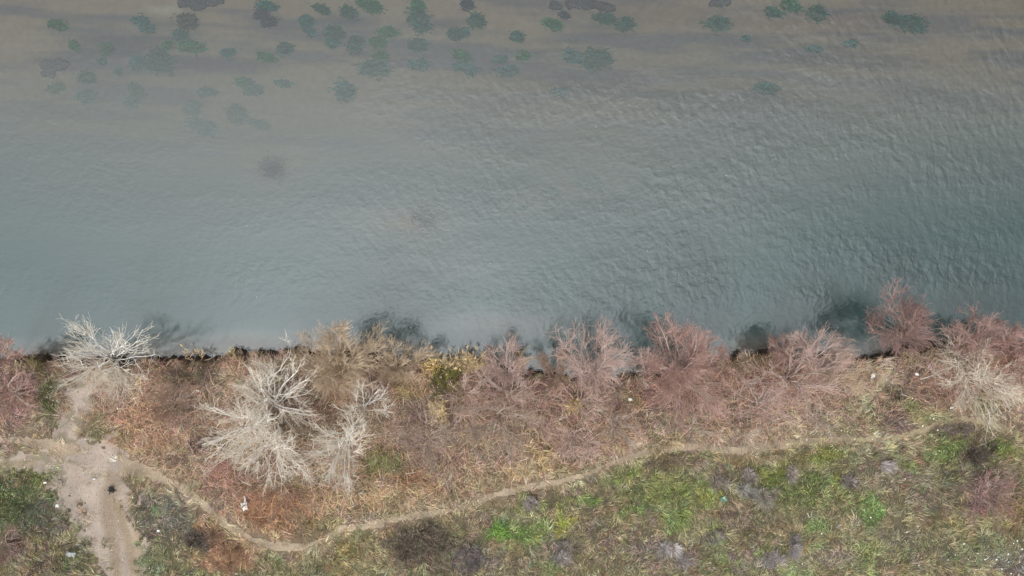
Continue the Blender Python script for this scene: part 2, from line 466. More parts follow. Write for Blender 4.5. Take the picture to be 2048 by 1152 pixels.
# ------------------------------------------------------------------ water
xs = axis(-32, 32, 0.4); ys = axis(-19, 19, 0.4)
xw, yw, fw = grid(xs, ys)
sdw = shore_sd(xw, yw)
keep = sdw[fw].max(1) > -1.2
Vw, Fw, used = submesh(xw, yw, xw * 0, fw, keep)
px, py = topx(Vw[:, 0], Vw[:, 1], 0.0)
dep = bed_depth(Vw[:, 0], Vw[:, 1]) * sstep(-0.2, 1.6, sdw[used]) + 0.1
chop = 0.25 + 0.75 * sstep(850, 1500, px + 150 * (fbm(px / 180, py / 180, 61) - 0.5)) + 0.25 * sstep(500, 900, px) + 0.15 * sstep(480, 600, py)
chop = chop * (0.35 + 0.65 * sstep(0.5, 4.5, sdw[used])) * (0.55 + 0.9 * sstep(0.3, 0.7, fbm(px / 190, py / 70, 64)))
m_water, n, b = new_mat("river_water")
n.nodes.remove(b)
mo = n.nodes["Material Output"]
def N(t, **kw):
    q = n.nodes.new(t)
    for k_, v_ in kw.items(): setattr(q, k_, v_)
    return q
gp = N("ShaderNodeNewGeometry")
def wave(scale, sx, sy, rot, detail, distort):
    mp = N("ShaderNodeMapping")
    mp.inputs["Rotation"].default_value = (0, 0, R(rot))
    mp.inputs["Scale"].default_value = (sx, sy, 1)
    n.links.new(gp.outputs["Position"], mp.inputs["Vector"])
    no = N("ShaderNodeTexNoise")
    no.inputs["Scale"].default_value = scale
    no.inputs["Detail"].default_value = detail
    no.inputs["Distortion"].default_value = distort
    n.links.new(mp.outputs[0], no.inputs["Vector"])
    return no.outputs[0]
achop = N("ShaderNodeAttribute", attribute_name="chop")
adep = N("ShaderNodeAttribute", attribute_name="depth")
def math_(op, a, b_):
    q = N("ShaderNodeMath", operation=op)
    for i_, v_ in enumerate((a, b_)):
        if isinstance(v_, (int, float)): q.inputs[i_].default_value = v_
        else: n.links.new(v_, q.inputs[i_])
    return q.outputs[0]
big = math_('MULTIPLY', wave(2.3, 1.05, 0.72, 16, 3.5, 0.25), achop.outputs["Fac"])
fine = math_('MULTIPLY', wave(4.2, 0.85, 1.2, -24, 3.0, 0.3), math_('ADD', 0.10, math_('MULTIPLY', math_('MINIMUM', achop.outputs["Fac"], 0.8), 0.32)))
hgt = math_('ADD', math_('MULTIPLY', big, 1.0), fine)
bp = N("ShaderNodeBump")
bp.inputs["Strength"].default_value = 1.0
bp.inputs["Distance"].default_value = 0.038
n.links.new(hgt, bp.inputs["Height"])
# silt held in the water hides the bed more the deeper it lies
ex = math_('POWER', math.e, math_('MULTIPLY', math_('MAXIMUM', math_('SUBTRACT', adep.outputs["Fac"], 0.3), 0.05), -0.95))
veil = math_('SUBTRACT', 1.0, ex)
dif = N("ShaderNodeBsdfDiffuse")
rampc = N("ShaderNodeMix", data_type='RGBA')
rampc.inputs["A"].default_value = (*lin([126, 126, 120]), 1)
rampc.inputs["B"].default_value = (*lin([43, 66, 65]), 1)
n.links.new(math_('MULTIPLY', adep.outputs["Fac"], 0.42), rampc.inputs["Factor"])
n.links.new(rampc.outputs["Result"], dif.inputs["Color"])
n.links.new(bp.outputs[0], dif.inputs["Normal"])
tr = N("ShaderNodeBsdfTransparent")
tr.inputs["Color"].default_value = (0.93, 0.96, 0.95, 1)
m1 = N("ShaderNodeMixShader")
n.links.new(veil, m1.inputs[0]); n.links.new(tr.outputs[0], m1.inputs[1]); n.links.new(dif.outputs[0], m1.inputs[2])
gl = N("ShaderNodeBsdfGlossy")
gl.inputs["Roughness"].default_value = 0.08
n.links.new(bp.outputs[0], gl.inputs["Normal"])
fr = N("ShaderNodeFresnel")
fr.inputs["IOR"].default_value = 2.2
n.links.new(bp.outputs[0], fr.inputs["Normal"])
m2 = N("ShaderNodeMixShader")
n.links.new(fr.outputs[0], m2.inputs[0]); n.links.new(m1.outputs[0], m2.inputs[1]); n.links.new(gl.outputs[0], m2.inputs[2])
n.links.new(m2.outputs[0], mo.inputs["Surface"])
tag(link("water", smooth(mesh_np("water", Vw, Fw, [4] * len(Fw), None, {"depth": dep, "chop": chop})), m_water), "grey green river water rippled by wind", None, None, "structure")

# ------------------------------------------------------------------ track and footpath: trodden earth sheets draped over the ground
def drape(name, maskf, step, lift, colf, mat, box, label):
    x0, y0 = P(box[0], box[3], ZL)[:2]; x1, y1 = P(box[2], box[1], ZL)[:2]
    X_, Y_, F_ = grid(np.arange(x0, x1, step), np.arange(y0, y1, step))
    px_, py_ = topx(X_, Y_)
    mk = maskf(px_, py_)
    sd_ = shore_sd(X_, Y_)
    kp = (mk[F_].mean(1) > 0.5) & (sd_[F_].max(1) < -0.6)
    z_, _ = height(X_, Y_)
    V_, G_, u_ = submesh(X_, Y_, z_ + lift, F_, kp)
    return tag(link(name, smooth(mesh_np(name, V_, G_, [4] * len(G_), colf(px_[u_], py_[u_]))), mat), label, None, None, "structure")

m_track = attr_mat("trodden_earth", 0.95, ((14, 0.82, 1.16), (50, 0.6, 1.4)), bump=0.03, spec=0.1)
def track_col(px, py):
    base = np.array([180, 164, 152.])
    n1 = fbm(px / 30, py / 30, 91)[:, None]
    c = base * (0.85 + 0.3 * n1)
    # brown wheel ruts and the straw strip on the right
    for L, rgb, s in (([(238, 1160, 9), (226, 1080, 11), (214, 1020, 16), (222, 980, 20), (222, 955, 14)], (152, 134, 114), .75),
                      ([(272, 1160, 9), (262, 1100, 9), (248, 1050, 10), (236, 1010, 12)], (156, 136, 110), .65),
                      ([(284, 1160, 6), (276, 1080, 7), (266, 1020, 7), (258, 990, 6)], (182, 160, 132), .8),
                      ([(10, 928, 8), (70, 925, 8)], (160, 142, 118), .7)):
        d, w = polydist(px, py, L)
        k = (s * sstep(1.5, 0.3, d / (w * (0.7 + 0.6 * fbm(px / 14, py / 14, 97)))))[:, None]
        c = c * (1 - k) + np.array(rgb, float) * k
    g = (0.6 * sstep(0.52, 0.68, fbm(px / 24, py / 14, 93)) * sstep(980, 930, py))[:, None]
    c = c * (1 - g) + np.array([128, 120, 96.]) * g
    return lin(c) * 0.8
def foot_col(px, py):
    n1 = fbm(px / 40, py / 24, 95)[:, None]
    c = np.array([178, 160, 138.]) * (0.8 + 0.4 * n1)
    g = sstep(1560, 1700, px)[:, None] * 0.55
    c = c * (1 - g) + np.array([166, 154, 122.]) * g
    return lin(c) * 0.8
drape("dirt_track", lambda a, b_: track_mask(a, b_), 0.08, 0.02, track_col, m_track, (-300, 760, 420, 1480), "pale gravelly dirt track with brown wheel ruts")
drape("footpath", lambda a, b_: foot_mask(a, b_), 0.07, 0.028, foot_col, m_track, (-200, 720, 2300, 1130), "narrow trodden footpath winding along the bank")

# ------------------------------------------------------------------ blades, leaves and twigs as ribbons
def ribbons(p0, d, L, w, bend, rng, zfun=None, segs=2):
    """bent ribbons: roots p0 (n,3), unit directions d, lengths, widths, sag; returns verts and faces"""
    n_ = len(p0)
    side = np.cross(d, np.array([0, 0, 1.0]))
    side /= np.linalg.norm(side, axis=1)[:, None] + 1e-9
    pts = []
    for i in range(segs + 1):
        t = i / segs
        p = p0 + d * (L * t)[:, None]
        p[:, 2] -= bend * t * t
        pts.append(p)
    vs = []
    for i in range(segs):
        ww = w * (1 - 0.45 * i / segs)
        vs.append(pts[i] - side * ww[:, None] / 2); vs.append(pts[i] + side * ww[:, None] / 2)
    vs.append(pts[segs])
    V_ = np.stack(vs, 1)                                    # n, 2*segs+1, 3
    k_ = 2 * segs + 1
    base = (np.arange(n_) * k_)[:, None]
    quads = [base + np.array([[2 * i, 2 * i + 1, 2 * i + 3, 2 * i + 2]]) for i in range(segs - 1)]
    tri = base + np.array([[2 * segs - 2, 2 * segs - 1, 2 * segs]])
    flat = np.concatenate(quads + [tri], 1).ravel()
    sizes = np.tile([4] * (segs - 1) + [3], n_)
    return V_.reshape(-1, 3), flat, sizes, k_

def ribbon_obj(name, p0, d, L, w, bend, col, mat, rng, segs=2):
    V_, fl, sz, k_ = ribbons(p0, d, L, w, bend, rng, segs=segs)
    return link(name, mesh_np(name, V_, fl, sz, np.repeat(col, k_, 0)), mat)

def unit(v): return v / (np.linalg.norm(v, axis=1)[:, None] + 1e-9)

m_blade = attr_mat("grass_blades", 0.8, ((2.0, 0.9, 1.1),), spec=0.15)
rng = np.random.default_rng(4)
AX0, AX1, AY0, AY1 = -31.0, 31.0, -18.5, -2.6

def scatter(nn, rg):
    x = rg.uniform(AX0, AX1, nn); y = rg.uniform(AY0, AY1, nn)
    return x, y

def land_z(x, y): return height(x, y)

# grass in tussocks
nt_ = 17500
tx, ty = scatter(nt_, rng)
tz, tsd = land_z(tx, ty)
px, py = topx(tx, ty)
pm = np.maximum(track_mask(px, py, 10), foot_mask(px, py + 2, 9))
ok = (tsd < -0.16) & (rng.random(nt_) > pm * np.where(px < 330, 0.96, 0.93))
tx, ty, tz, px, py, tsd = tx[ok], ty[ok], tz[ok], px[ok], py[ok], tsd[ok]
tcol = zone(px, py)
tcol = tcol * np.exp(rng.normal(0, 0.16, (len(tx), 1))) + rng.normal(0, 6, (len(tx), 3))
nb = 34
ang = 2 * np.pi * (fbm(tx * 0.35, ty * 0.35, 41) * 2.2) + rng.normal(0, 0.5, len(tx))
rad = rng.uniform(0.06, 0.22, len(tx))
tall = np.exp(rng.normal(0, 0.25, len(tx))) * (0.75 + 0.5 * fbm(tx * 0.5, ty * 0.5, 43))
rep = lambda a: np.repeat(a, nb, 0)
nbl = len(tx) * nb
ra = rng.uniform(0, 2 * np.pi, nbl); rr = np.sqrt(rng.random(nbl)) * rep(rad)
p0 = np.stack([rep(tx) + np.cos(ra) * rr, rep(ty) + np.sin(ra) * rr, rep(tz) - 0.02], 1)
la = rep(ang)
d = np.stack([0.85 * np.cos(la) + 0.5 * np.cos(ra) + rng.normal(0, 0.25, nbl),
              0.85 * np.sin(la) + 0.5 * np.sin(ra) + rng.normal(0, 0.25, nbl),
              rng.uniform(0.25, 1.0, nbl)], 1)
d = unit(d)
L = rep(tall) * rng.uniform(0.2, 0.52, nbl)
w = rng.uniform(0.008, 0.019, nbl)
cb = rep(tcol) * np.exp(rng.normal(0.0, 0.24, (nbl, 1)))
straw = (rng.random(nbl) < 0.12)[:, None]
cb = np.where(straw, cb * 0.5 + np.array([190, 168, 136.]) * 0.5, cb)
o = ribbon_obj("grass", p0, d, L, w, L * 0.35, lin(np.clip(cb, 12, 235)) * ALB, m_blade, rng)
tag(o, "rough dry and green grass covering the bank", "grass", None, "stuff")

# leafy weeds: flat small leaves, where the cover is green
nl = 150000
x, y = scatter(nl, rng)
z, sd = land_z(x, y)
px, py = topx(x, y)
c = zone(px, py)
green = (c[:, 1] - 0.5 * c[:, 0] - 0.5 * c[:, 2])
pm = np.maximum(track_mask(px, py, 8), foot_mask(px, py, 6))
ok = (sd < -0.35) & (rng.random(nl) < sstep(3, 20, green) * 0.75 * sstep(0.36, 0.62, fbm(px / 11, py / 11, 88, 3))) & (rng.random(nl) > pm)
x, y, z, c = x[ok], y[ok], z[ok], c[ok]
k_ = len(x)
p0 = np.stack([x, y, z + rng.uniform(0.05, 0.3, k_)], 1)
a = rng.uniform(0, 2 * np.pi, k_)
d = unit(np.stack([np.cos(a), np.sin(a), rng.uniform(-0.2, 0.5, k_)], 1))
cl_ = c * np.array([0.97, 1.0, 0.92]) * np.exp(rng.normal(0, 0.18, (k_, 1)))
o = ribbon_obj("leafy_weeds", p0, d, rng.uniform(0.05, 0.11, k_), rng.uniform(0.025, 0.05, k_), rng.uniform(0, 0.02, k_), lin(np.clip(cl_, 10, 230)), m_blade, rng)
tag(o, "low green leafy weeds spread through the meadow grass", "weeds", None, "stuff")

# fallen leaves and pale chaff
nl = 24000
x, y = scatter(nl, rng)
z, sd = land_z(x, y)
px, py = topx(x, y)
fy = np.interp(px, [p[0] for p in FOOT], [p[1] for p in FOOT])
dens = 0.3 + 0.7 * sstep(20, -30, py - fy)
dens = np.where(px < 330, 0.75, dens)
ok = (sd < -0.35) & (rng.random(nl) < dens)
x, y, z, px, py = x[ok], y[ok], z[ok], px[ok], py[ok]
k_ = len(x)
pm = np.maximum(track_mask(px, py), foot_mask(px, py)) > 0.4
p0 = np.stack([x, y, z + np.where(pm, 0.03, rng.uniform(0.03, 0.22, k_))], 1)
a = rng.uniform(0, 2 * np.pi, k_)
d = unit(np.stack([np.cos(a), np.sin(a), np.where(pm, 0.05, rng.uniform(-0.1, 0.4, k_))], 1))
pal = np.array([[178, 152, 138], [150, 112, 96], [120, 86, 72], [196, 176, 158], [164, 130, 104], [98, 76, 68]], float)
cl_ = pal[rng.integers(0, len(pal), k_)] * np.exp(rng.normal(0, 0.12, (k_, 1)))
o = ribbon_obj("fallen_leaves", p0, d, rng.uniform(0.035, 0.08, k_), rng.uniform(0.02, 0.045, k_), rng.uniform(0, 0.01, k_), lin(np.clip(cl_, 10, 235)), m_blade, rng)
tag(o, "fallen pinkish brown leaves littering the bank", "leaf litter", None, "stuff")

# twiggy undergrowth of the tree belt
nu = 130000
x, y = scatter(nu, rng)
z, sd = land_z(x, y)
px, py = topx(x, y)
fy = np.interp(px, [p[0] for p in FOOT], [p[1] for p in FOOT])
dens = sstep(-8, -60, py - fy) * (0.35 + 0.9 * sstep(0.35, 0.65, fbm(px / 50, py / 50, 47)))
pm = np.maximum(track_mask(px, py, 16), foot_mask(px, py, 14))
ok = (sd < -0.4) & (rng.random(nu) < dens) & (rng.random(nu) > pm * 1.2) & (px > 180)
x, y, z, px, py = x[ok], y[ok], z[ok], px[ok], py[ok]
k_ = len(x)
p0 = np.stack([x, y, z + rng.uniform(0, 0.45, k_)], 1)
a = 2 * np.pi * 1.7 * fbm(x * 0.5, y * 0.5, 49) + rng.normal(0, 1.0, k_)
d = unit(np.stack([np.cos(a), np.sin(a), rng.uniform(0.0, 0.9, k_)], 1))
c = zone(px, py) * 1.12 + np.array([12, 5, 4.])
c = c * np.exp(rng.normal(0, 0.24, (k_, 1))) + rng.normal(0, 7, (k_, 3))
L = rng.uniform(0.3, 1.0, k_)
o = ribbon_obj("undergrowth", p0, d, L, rng.uniform(0.008, 0.017, k_), L * 0.25, lin(np.clip(c, 14, 235)), m_blade, rng)
tag(o, "tangled pinkish brown brush under the bare trees", "undergrowth", None, "stuff")

# ------------------------------------------------------------------ woody plants
def tubes(pts, rad, sides):
    """pts (n,m,3), rad (n,m) -> tapered tubes"""
    n_, m_ = rad.shape
    t = np.gradient(pts, axis=1)
    t /= np.linalg.norm(t, axis=2)[..., None] + 1e-9
    ref = np.where(np.abs(t[..., 2:3]) > 0.9, np.array([1.0, 0, 0]), np.array([0, 0, 1.0]))
    u = np.cross(t, ref); u /= np.linalg.norm(u, axis=2)[..., None] + 1e-9
    v = np.cross(t, u)
    an = np.arange(sides) * 2 * np.pi / sides
    ring = (u[:, :, None] * np.cos(an)[None, None, :, None] + v[:, :, None] * np.sin(an)[None, None, :, None])
    V_ = pts[:, :, None] + ring * rad[:, :, None, None]
    idx = np.arange(n_ * m_ * sides).reshape(n_, m_, sides)
    nx = np.roll(idx, -1, 2)
    F_ = np.stack([idx[:, :-1], nx[:, :-1], nx[:, 1:], idx[:, 1:]], -1).reshape(-1, 4)
    return V_.reshape(-1, 3), F_

def tube_mesh(name, groups):
    Vs, Fs, off = [], [], 0
    for pts, rad, sides in groups:
        if len(pts) == 0: continue
        v, f = tubes(pts, rad, sides)
        Vs.append(v); Fs.append(f + off); off += len(v)
    V_ = np.concatenate(Vs); F_ = np.concatenate(Fs)
    return smooth(mesh_np(name, V_, F_, np.full(len(F_), 4)))

def at_t(pts, idx, t):
    m_ = pts.shape[1] - 1
    f = np.clip(t * m_, 0, m_ - 1e-6); i = f.astype(int); f = (f - i)[:, None]
    a_ = pts[idx, i]; b_ = pts[idx, i + 1]
    return a_ * (1 - f) + b_ * f, unit(b_ - a_)

def branch_level(par, prad, rg, nchild, len_lo, len_hi, spread, up, out, center, t0, npts, r_ratio, rmin, curl=0.18):
    n_ = len(par)
    idx = np.repeat(np.arange(n_), nchild)
    k_ = len(idx)
    t = t0 + (1 - t0) * rg.random(k_) ** 0.8
    p, tg = at_t(par, idx, t)
    rp = prad[idx, 0] * (1 - t) + prad[idx, -1] * t
    o_ = p - center; o_[:, 2] = 0; o_ = unit(o_)
    dd = tg * 0.75 + rg.normal(0, spread, (k_, 3)) * np.array([1, 1, 0.6]) + o_ * out + np.array([0, 0, up])
    dd = unit(dd)
    L_ = rg.uniform(len_lo, len_hi, k_) * (1.1 - 0.5 * t)
    pts = np.empty((k_, npts, 3)); pts[:, 0] = p
    cur = dd.copy(); bendv = rg.normal(0, curl, (k_, 3)) + np.array([0, 0, 0.05])
    for i in range(1, npts):
        pts[:, i] = pts[:, i - 1] + cur * (L_ / (npts - 1))[:, None]
        cur = unit(cur + bendv + rg.normal(0, curl * 0.7, (k_, 3)))
    r0 = np.maximum(rp * r_ratio, rmin)
    s = np.linspace(1, 0.45, npts)[None]
    rad = np.maximum(r0[:, None] * s, rmin * 0.7)
    return pts, rad

def bark(name, rgb, rough=0.8, var=(0.75, 1.2)):
    m, n_, b_ = new_mat(name)
    q = n_.nodes.new("ShaderNodeRGB"); q.outputs[0].default_value = (*lin(rgb), 1)
    c_, last = noise_mul(n_, q.outputs[0], 1.3, *var)
    c_, last = noise_mul(n_, c_, 9.0, 0.8, 1.15)
    n_.links.new(c_, b_.inputs["Base Color"])
    b_.inputs["Roughness"].default_value = rough
    b_.inputs["Specular IOR Level"].default_value = 0.15
    return m
BARK = {
    'white': (bark("silver_white_bark", (238, 232, 226)), bark("silver_white_twig", (236, 225, 210))),
    'cream': (bark("cream_bark", (226, 216, 204)), bark("cream_twig", (222, 208, 190))),
    'pink': (bark("pinkish_grey_bark", (190, 172, 164)), bark("pinkish_twig", (202, 175, 165))),
    'red': (bark("rosy_bark", (192, 176, 166)), bark("rosy_twig", (188, 154, 144))),
    'tan': (bark("tan_bark", (174, 156, 134)), bark("tan_twig", (200, 178, 154))),
    'brown': (bark("brown_bark", (164, 144, 128)), bark("brown_twig", (162, 134, 116))),
    'grey': (bark("grey_bark", (186, 172, 162)), bark("greyish_twig", (174, 154, 140))),
    'dusk': (bark("dark_plum_bark", (172, 150, 140)), bark("dark_plum_twig", (166, 136, 130))),
}

def bare_tree(base, crown, kind, hgt, label, name="bare_tree", cat="bare tree", stems=7, dens=1.0, r0=0.07, group=None,
              zbase=None, hub=None, seed=1, twig=0.0085, low=0.45, limbs=None):
    """base: photo px of the foot. crown: (x, y, rx, ry) photo px as seen from above. hgt: crown height above ground."""
    rg = np.random.default_rng(seed * 7919 + int(base[0]) * 31 + int(base[1]))
    bz = ZL if zbase is None else zbase
    B = P(base[0], base[1], bz)
    h_, _ = height(B[0:1], B[1:2]) if zbase is None else (np.array([zbase]), None)
    B[2] = h_[0] - 0.08
    zc = bz + hgt * 0.78
    cx, cy, rx, ry = crown
    scale = (H - zc) / H / PPM
    C_ = P(cx, cy, zc)
    rx, ry = rx * 1.1, ry * 1.1
    Rm = 0.5 * (rx + ry) * scale * 1.1
    # limbs aim at points spread through the crown
    tg = []
    if limbs:
        for (lx, ly, lz) in limbs: tg.append(P(lx, ly, bz + hgt * lz))
    for i in range(stems):
        a_ = 2 * np.pi * (i + rg.uniform(-0.75, 0.75)) / stems
        q = rg.uniform(0.3, 0.85)
        tg.append(P(cx + rx * q * math.cos(a_), cy - ry * q * math.sin(a_), bz + hgt * rg.uniform(low, 0.95)))
    tg = np.array(tg); ns = len(tg)
    m_ = 9
    t = np.linspace(0, 1, m_)[None, :, None]
    ctrl = B + (tg - B) * np.array([0.32, 0.32, 0.6]) + rg.normal(0, 0.06 * Rm, (ns, 3))
    start = np.repeat(B[None], ns, 0) + rg.normal(0, 0.05 + 0.05 * Rm, (ns, 3)) * np.array([1, 1, 0])
    limb = (1 - t) ** 2 * start[:, None] + 2 * t * (1 - t) * ctrl[:, None] + t ** 2 * tg[:, None]
    wob = np.cumsum(rg.normal(0, 0.035 * Rm, (ns, m_, 3)), 1); wob[:, 0] = 0
    limb = limb + wob * 0.5
    lr = r0 * 0.72 * rg.uniform(0.7, 1.1, (ns, 1)) * np.linspace(1, 0.3, m_)[None]
    cen = np.array([0.5 * (B[0] + C_[0]), 0.5 * (B[1] + C_[1]), 0])
    n1 = max(3, int(7 * dens)); n2 = max(3, int(4.6 * dens)); n3 = max(2, int(3.2 * dens))
    b1, r1 = branch_level(limb, lr, rg, n1, 0.40 * Rm, 0.85 * Rm, 0.36, 0.16, 0.30, cen, 0.22, 6, 0.46, twig * 1.3, 0.10)
    b2, r2 = branch_level(b1, r1, rg, n2, 0.22 * Rm, 0.48 * Rm, 0.38, 0.16, 0.22, cen, 0.12, 5, 0.55, twig * 1.0, 0.10)
    b3, r3 = branch_level(b2, r2, rg, n3, 0.12 * Rm, 0.28 * Rm, 0.40, 0.2, 0.2, cen, 0.1, 4, 0.6, twig * 0.72, 0.12)
    ro = bpy.data.objects.new(name, None)
    ro.location = B
    ro.empty_display_size = 0.3
    COL.objects.link(ro)
    tag(ro, label, cat, group)
    mb, mt = BARK[kind]
    rel = lambda q: q - B
    link("trunk", tube_mesh("trunk", [(rel(limb), lr, 6), (rel(b1), r1, 5)]), mb, ro)
    link("crown", tube_mesh("crown", [(rel(b2), r2, 4), (rel(b3), r3, 3)]), mt, ro)
    return ro

# white-barked trees
G = "white barked trees on the bank"
bare_tree((218, 720), (218, 716, 100, 62), 'white', 3.6, "broad silvery white bare tree on the shoreline at far left, fanned over the water", stems=15, group=G, dens=1.02, r0=0.0480, seed=1, low=.35)
bare_tree((545, 800), (555, 775, 88, 64), 'white', 4.6, "tall white bare tree in the left half, uppermost of the white cluster inland", stems=10, group=G, dens=1.02, r0=0.0680, seed=2, limbs=[(530, 745, .9), (600, 745, .9), (490, 775, .7), (625, 830, .6)])
bare_tree((548, 836), (462, 858, 74, 62), 'white', 4.8, "white bare tree with long limbs reaching left, westmost of the white cluster", stems=8, group=G, dens=1.02, r0=0.0800, seed=3, limbs=[(440, 820, .8), (470, 868, .8), (425, 885, .6), (540, 838, 1.0), (505, 850, .9)])
bare_tree((556, 862), (535, 915, 88, 52), 'white', 4.8, "sprawling white bare tree, lowest and widest of the white cluster, branches drooping south", stems=9, group=G, dens=1.02, r0=0.0720, seed=4, limbs=[(495, 918, .9), (545, 905, .85), (600, 935, .7), (610, 950, .6), (575, 900, .8)])
bare_tree((705, 860), (682, 905, 54, 82), 'white', 4.6, "narrow tall white bare tree standing alone right of the white cluster", stems=9, group=G, dens=1.02, r0=0.0600, seed=5, limbs=[(680, 910, .95), (690, 880, .95), (672, 945, .8), (650, 870, .7)])
bare_tree((728, 815), (738, 808, 58, 44), 'white', 3.8, "small round white bare tree above the narrow tall white one", stems=9, group=G, dens=1.02, r0=0.0480, seed=6)
bare_tree((1922, 715), (1915, 715, 72, 36), 'cream', 3.4, "creamy white bare tree with level limbs by the right hand shore", stems=9, group=G, dens=1.02, r0=0.0480, seed=7)
bare_tree((1925, 745), (1965, 785, 86, 52), 'cream', 3.8, "cream bare tree near the right edge, limbs swept down to the right", stems=10, group=G, dens=1.02, r0=0.0480, seed=8, limbs=[(1990, 770, .8), (2025, 795, .7), (1930, 800, .6)])

# trees and tall shrubs leaning over the water
G = "bare trees along the waterline"
bare_tree((686, 748), (682, 700, 84, 62), 'tan', 6.0, "big tan brown dense bare tree leaning furthest over the water left of centre", stems=16, group=G, dens=1.7, r0=0.06, seed=11)
bare_tree((790, 748), (805, 716, 56, 42), 'tan', 3.6, "smaller tan bare tree on shore right of the big tan one", stems=10, group=G, dens=1.5, r0=0.04, seed=12)
bare_tree((1015, 752), (1012, 718, 56, 34), 'pink', 3.0, "low pinkish bare tree on the shore just right of the golden reeds", stems=10, group=G, dens=1.5, r0=0.04, seed=13)
bare_tree((1108, 762), (1108, 728, 34, 34), 'brown', 2.6, "slim brownish shrub on the shore between two pink bare trees", stems=7, group=G, dens=1.5, r0=0.03, seed=14)
bare_tree((1188, 758), (1184, 706, 76, 52), 'pink', 4.2, "pink grey bare tree fanned like a brush over the water right of centre", stems=16, group=G, dens=1.5, r0=0.045, seed=15)
bare_tree((1345, 748), (1345, 696, 72, 54), 'red', 4.6, "tall rosy bare tree over the water, largest of the pink shore trees", stems=15, group=G, dens=1.6, r0=0.055, seed=16)
bare_tree((1292, 748), (1292, 715, 30, 44), 'pink', 3.4, "thin pinkish bare tree hugging the left side of the tall rosy one", stems=6, group=G, dens=.8, r0=0.04, seed=17)
bare_tree((1408, 740), (1415, 706, 42, 34), 'red', 3.2, "rosy bare shrub against the right side of the tall rosy tree", stems=9, group=G, dens=1.5, r0=0.04, seed=18)
bare_tree((1562, 716), (1560, 692, 32, 26), 'red', 2.4, "small spiky reddish shrub at the water's edge above the spreading pink tree", stems=9, group=G, dens=1.5, r0=0.03, seed=19)
bare_tree((1625, 735), (1640, 698, 64, 34), 'pink', 3.2, "pink fringe of bare branches on shore left of the tree in the water", stems=12, group=G, dens=1.5, r0=0.04, seed=20)
bare_tree((1800, 668), (1796, 638, 60, 58), 'dusk', 3.8, "dark reddish round bare tree standing in the water on the right", stems=20, group=G, dens=1.3, r0=0.05, seed=21, zbase=0.1)
bare_tree((1945, 690), (1950, 664, 74, 36), 'red', 3.4, "wide rosy bare shrub over the water near the right edge", stems=14, group=G, dens=1.5, r0=0.045, seed=22)
bare_tree((2040, 690), (2040, 674, 40, 36), 'red', 3.2, "rosy bare shrub cut by the right edge of the picture beside the water", stems=9, group=G, dens=1.5, r0=0.04, seed=23)
bare_tree((12, 722), (8, 702, 38, 28), 'red', 3.0, "rosy shrub at the left edge of the picture overhanging the water", stems=9, group=G, dens=1.5, r0=0.04, seed=24)

# bare trees and bushes inside the belt
G = "bare trees and bushes within the thicket"
bare_tree((34, 784), (28, 790, 58, 52), 'red', 3.0, "round plum red bare bush at left edge beside the green strip", stems=12, group=G, dens=1.1, r0=0.045, seed=31)
bare_tree((345, 815), (340, 805, 54, 50), 'brown', 1.8, "low purplish brown bush left of the white cluster", "bare_bush", "bush", stems=12, group=G, r0=0.02, seed=32, twig=.006)
bare_tree((744, 768), (744, 758, 34, 28), 'red', 1.9, "small pinkish bush between the big tan tree and small white tree", "bare_bush", "bush", stems=9, group=G, r0=0.025, seed=33)
bare_tree((1022, 790), (1018, 778, 66, 44), 'pink', 2.8, "pinkish grey bare tree below the low one right of the reeds", stems=9, group=G, dens=.9, r0=0.045, seed=34)
bare_tree((1004, 826), (1006, 848, 84, 56), 'grey', 3.0, "grey hubbed bare tree in the middle of the thicket", stems=10, group=G, dens=.95, r0=0.05, seed=35)
bare_tree((860, 868), (858, 872, 60, 52), 'grey', 1.8, "hazy grey purple bush between the tall narrow white tree and the centre", "bare_bush", "bush", stems=11, group=G, r0=0.02, seed=36, twig=.006)
bare_tree((1146, 868), (1158, 892, 54, 44), 'pink', 2.6, "pale pinkish white bare tree just above the footpath in the centre right", stems=8, group=G, dens=.85, r0=0.045, seed=37)
bare_tree((1150, 800), (1160, 798, 56, 44), 'pink', 2.4, "pinkish bare bush directly below the brush shaped shore tree", "bare_bush", "bush", stems=8, group=G, dens=.8, r0=0.03, seed=38)
bare_tree((1222, 835), (1246, 862, 48, 46), 'grey', 2.6, "grey brown bare tree fanning down toward the footpath", stems=9, group=G, dens=.9, r0=0.035, seed=39)
bare_tree((1366, 755), (1376, 790, 82, 58), 'red', 3.2, "wide rosy bare tree inland below the tall rosy shore tree", stems=9, group=G, r0=0.05, seed=40, limbs=[(1410, 800, .7), (1440, 800, .6), (1350, 790, .7)])
bare_tree((1385, 855), (1390, 862, 46, 40), 'grey', 2.0, "greyish sparse bush below the wide rosy tree", "bare_bush", "bush", stems=7, group=G, dens=.8, r0=0.03, seed=41)
bare_tree((1510, 808), (1512, 812, 76, 58), 'pink', 3.0, "star shaped pinkish bare tree with pale hub left of the spreading one", stems=9, group=G, dens=.85, r0=0.045, seed=42)
bare_tree((1568, 757), (1592, 758, 106, 66), 'pink', 3.8, "widely spreading pinkish bare tree with long pale limbs left of the water tree", stems=10, group=G, r0=0.06, seed=43, limbs=[(1640, 705, .8), (1660, 772, .7), (1500, 765, .6)])
bare_tree((1655, 755), (1688, 752, 50, 46), 'tan', 3.0, "tan bare tree swept right beside the spreading pinkish one", stems=9, group=G, r0=0.04, seed=44)
bare_tree((1626, 826), (1640, 842, 46, 34), 'grey', 1.9, "faint grey bush just above the pale bend of footpath", "bare_bush", "bush", stems=8, group=G, dens=.8, r0=0.025, seed=45)
bare_tree((1480, 868), (1488, 880, 42, 26), 'grey', 1.8, "thin grey bush touching the footpath below the star shaped tree", "bare_bush", "bush", stems=7, group=G, dens=.8, r0=0.025, seed=46)
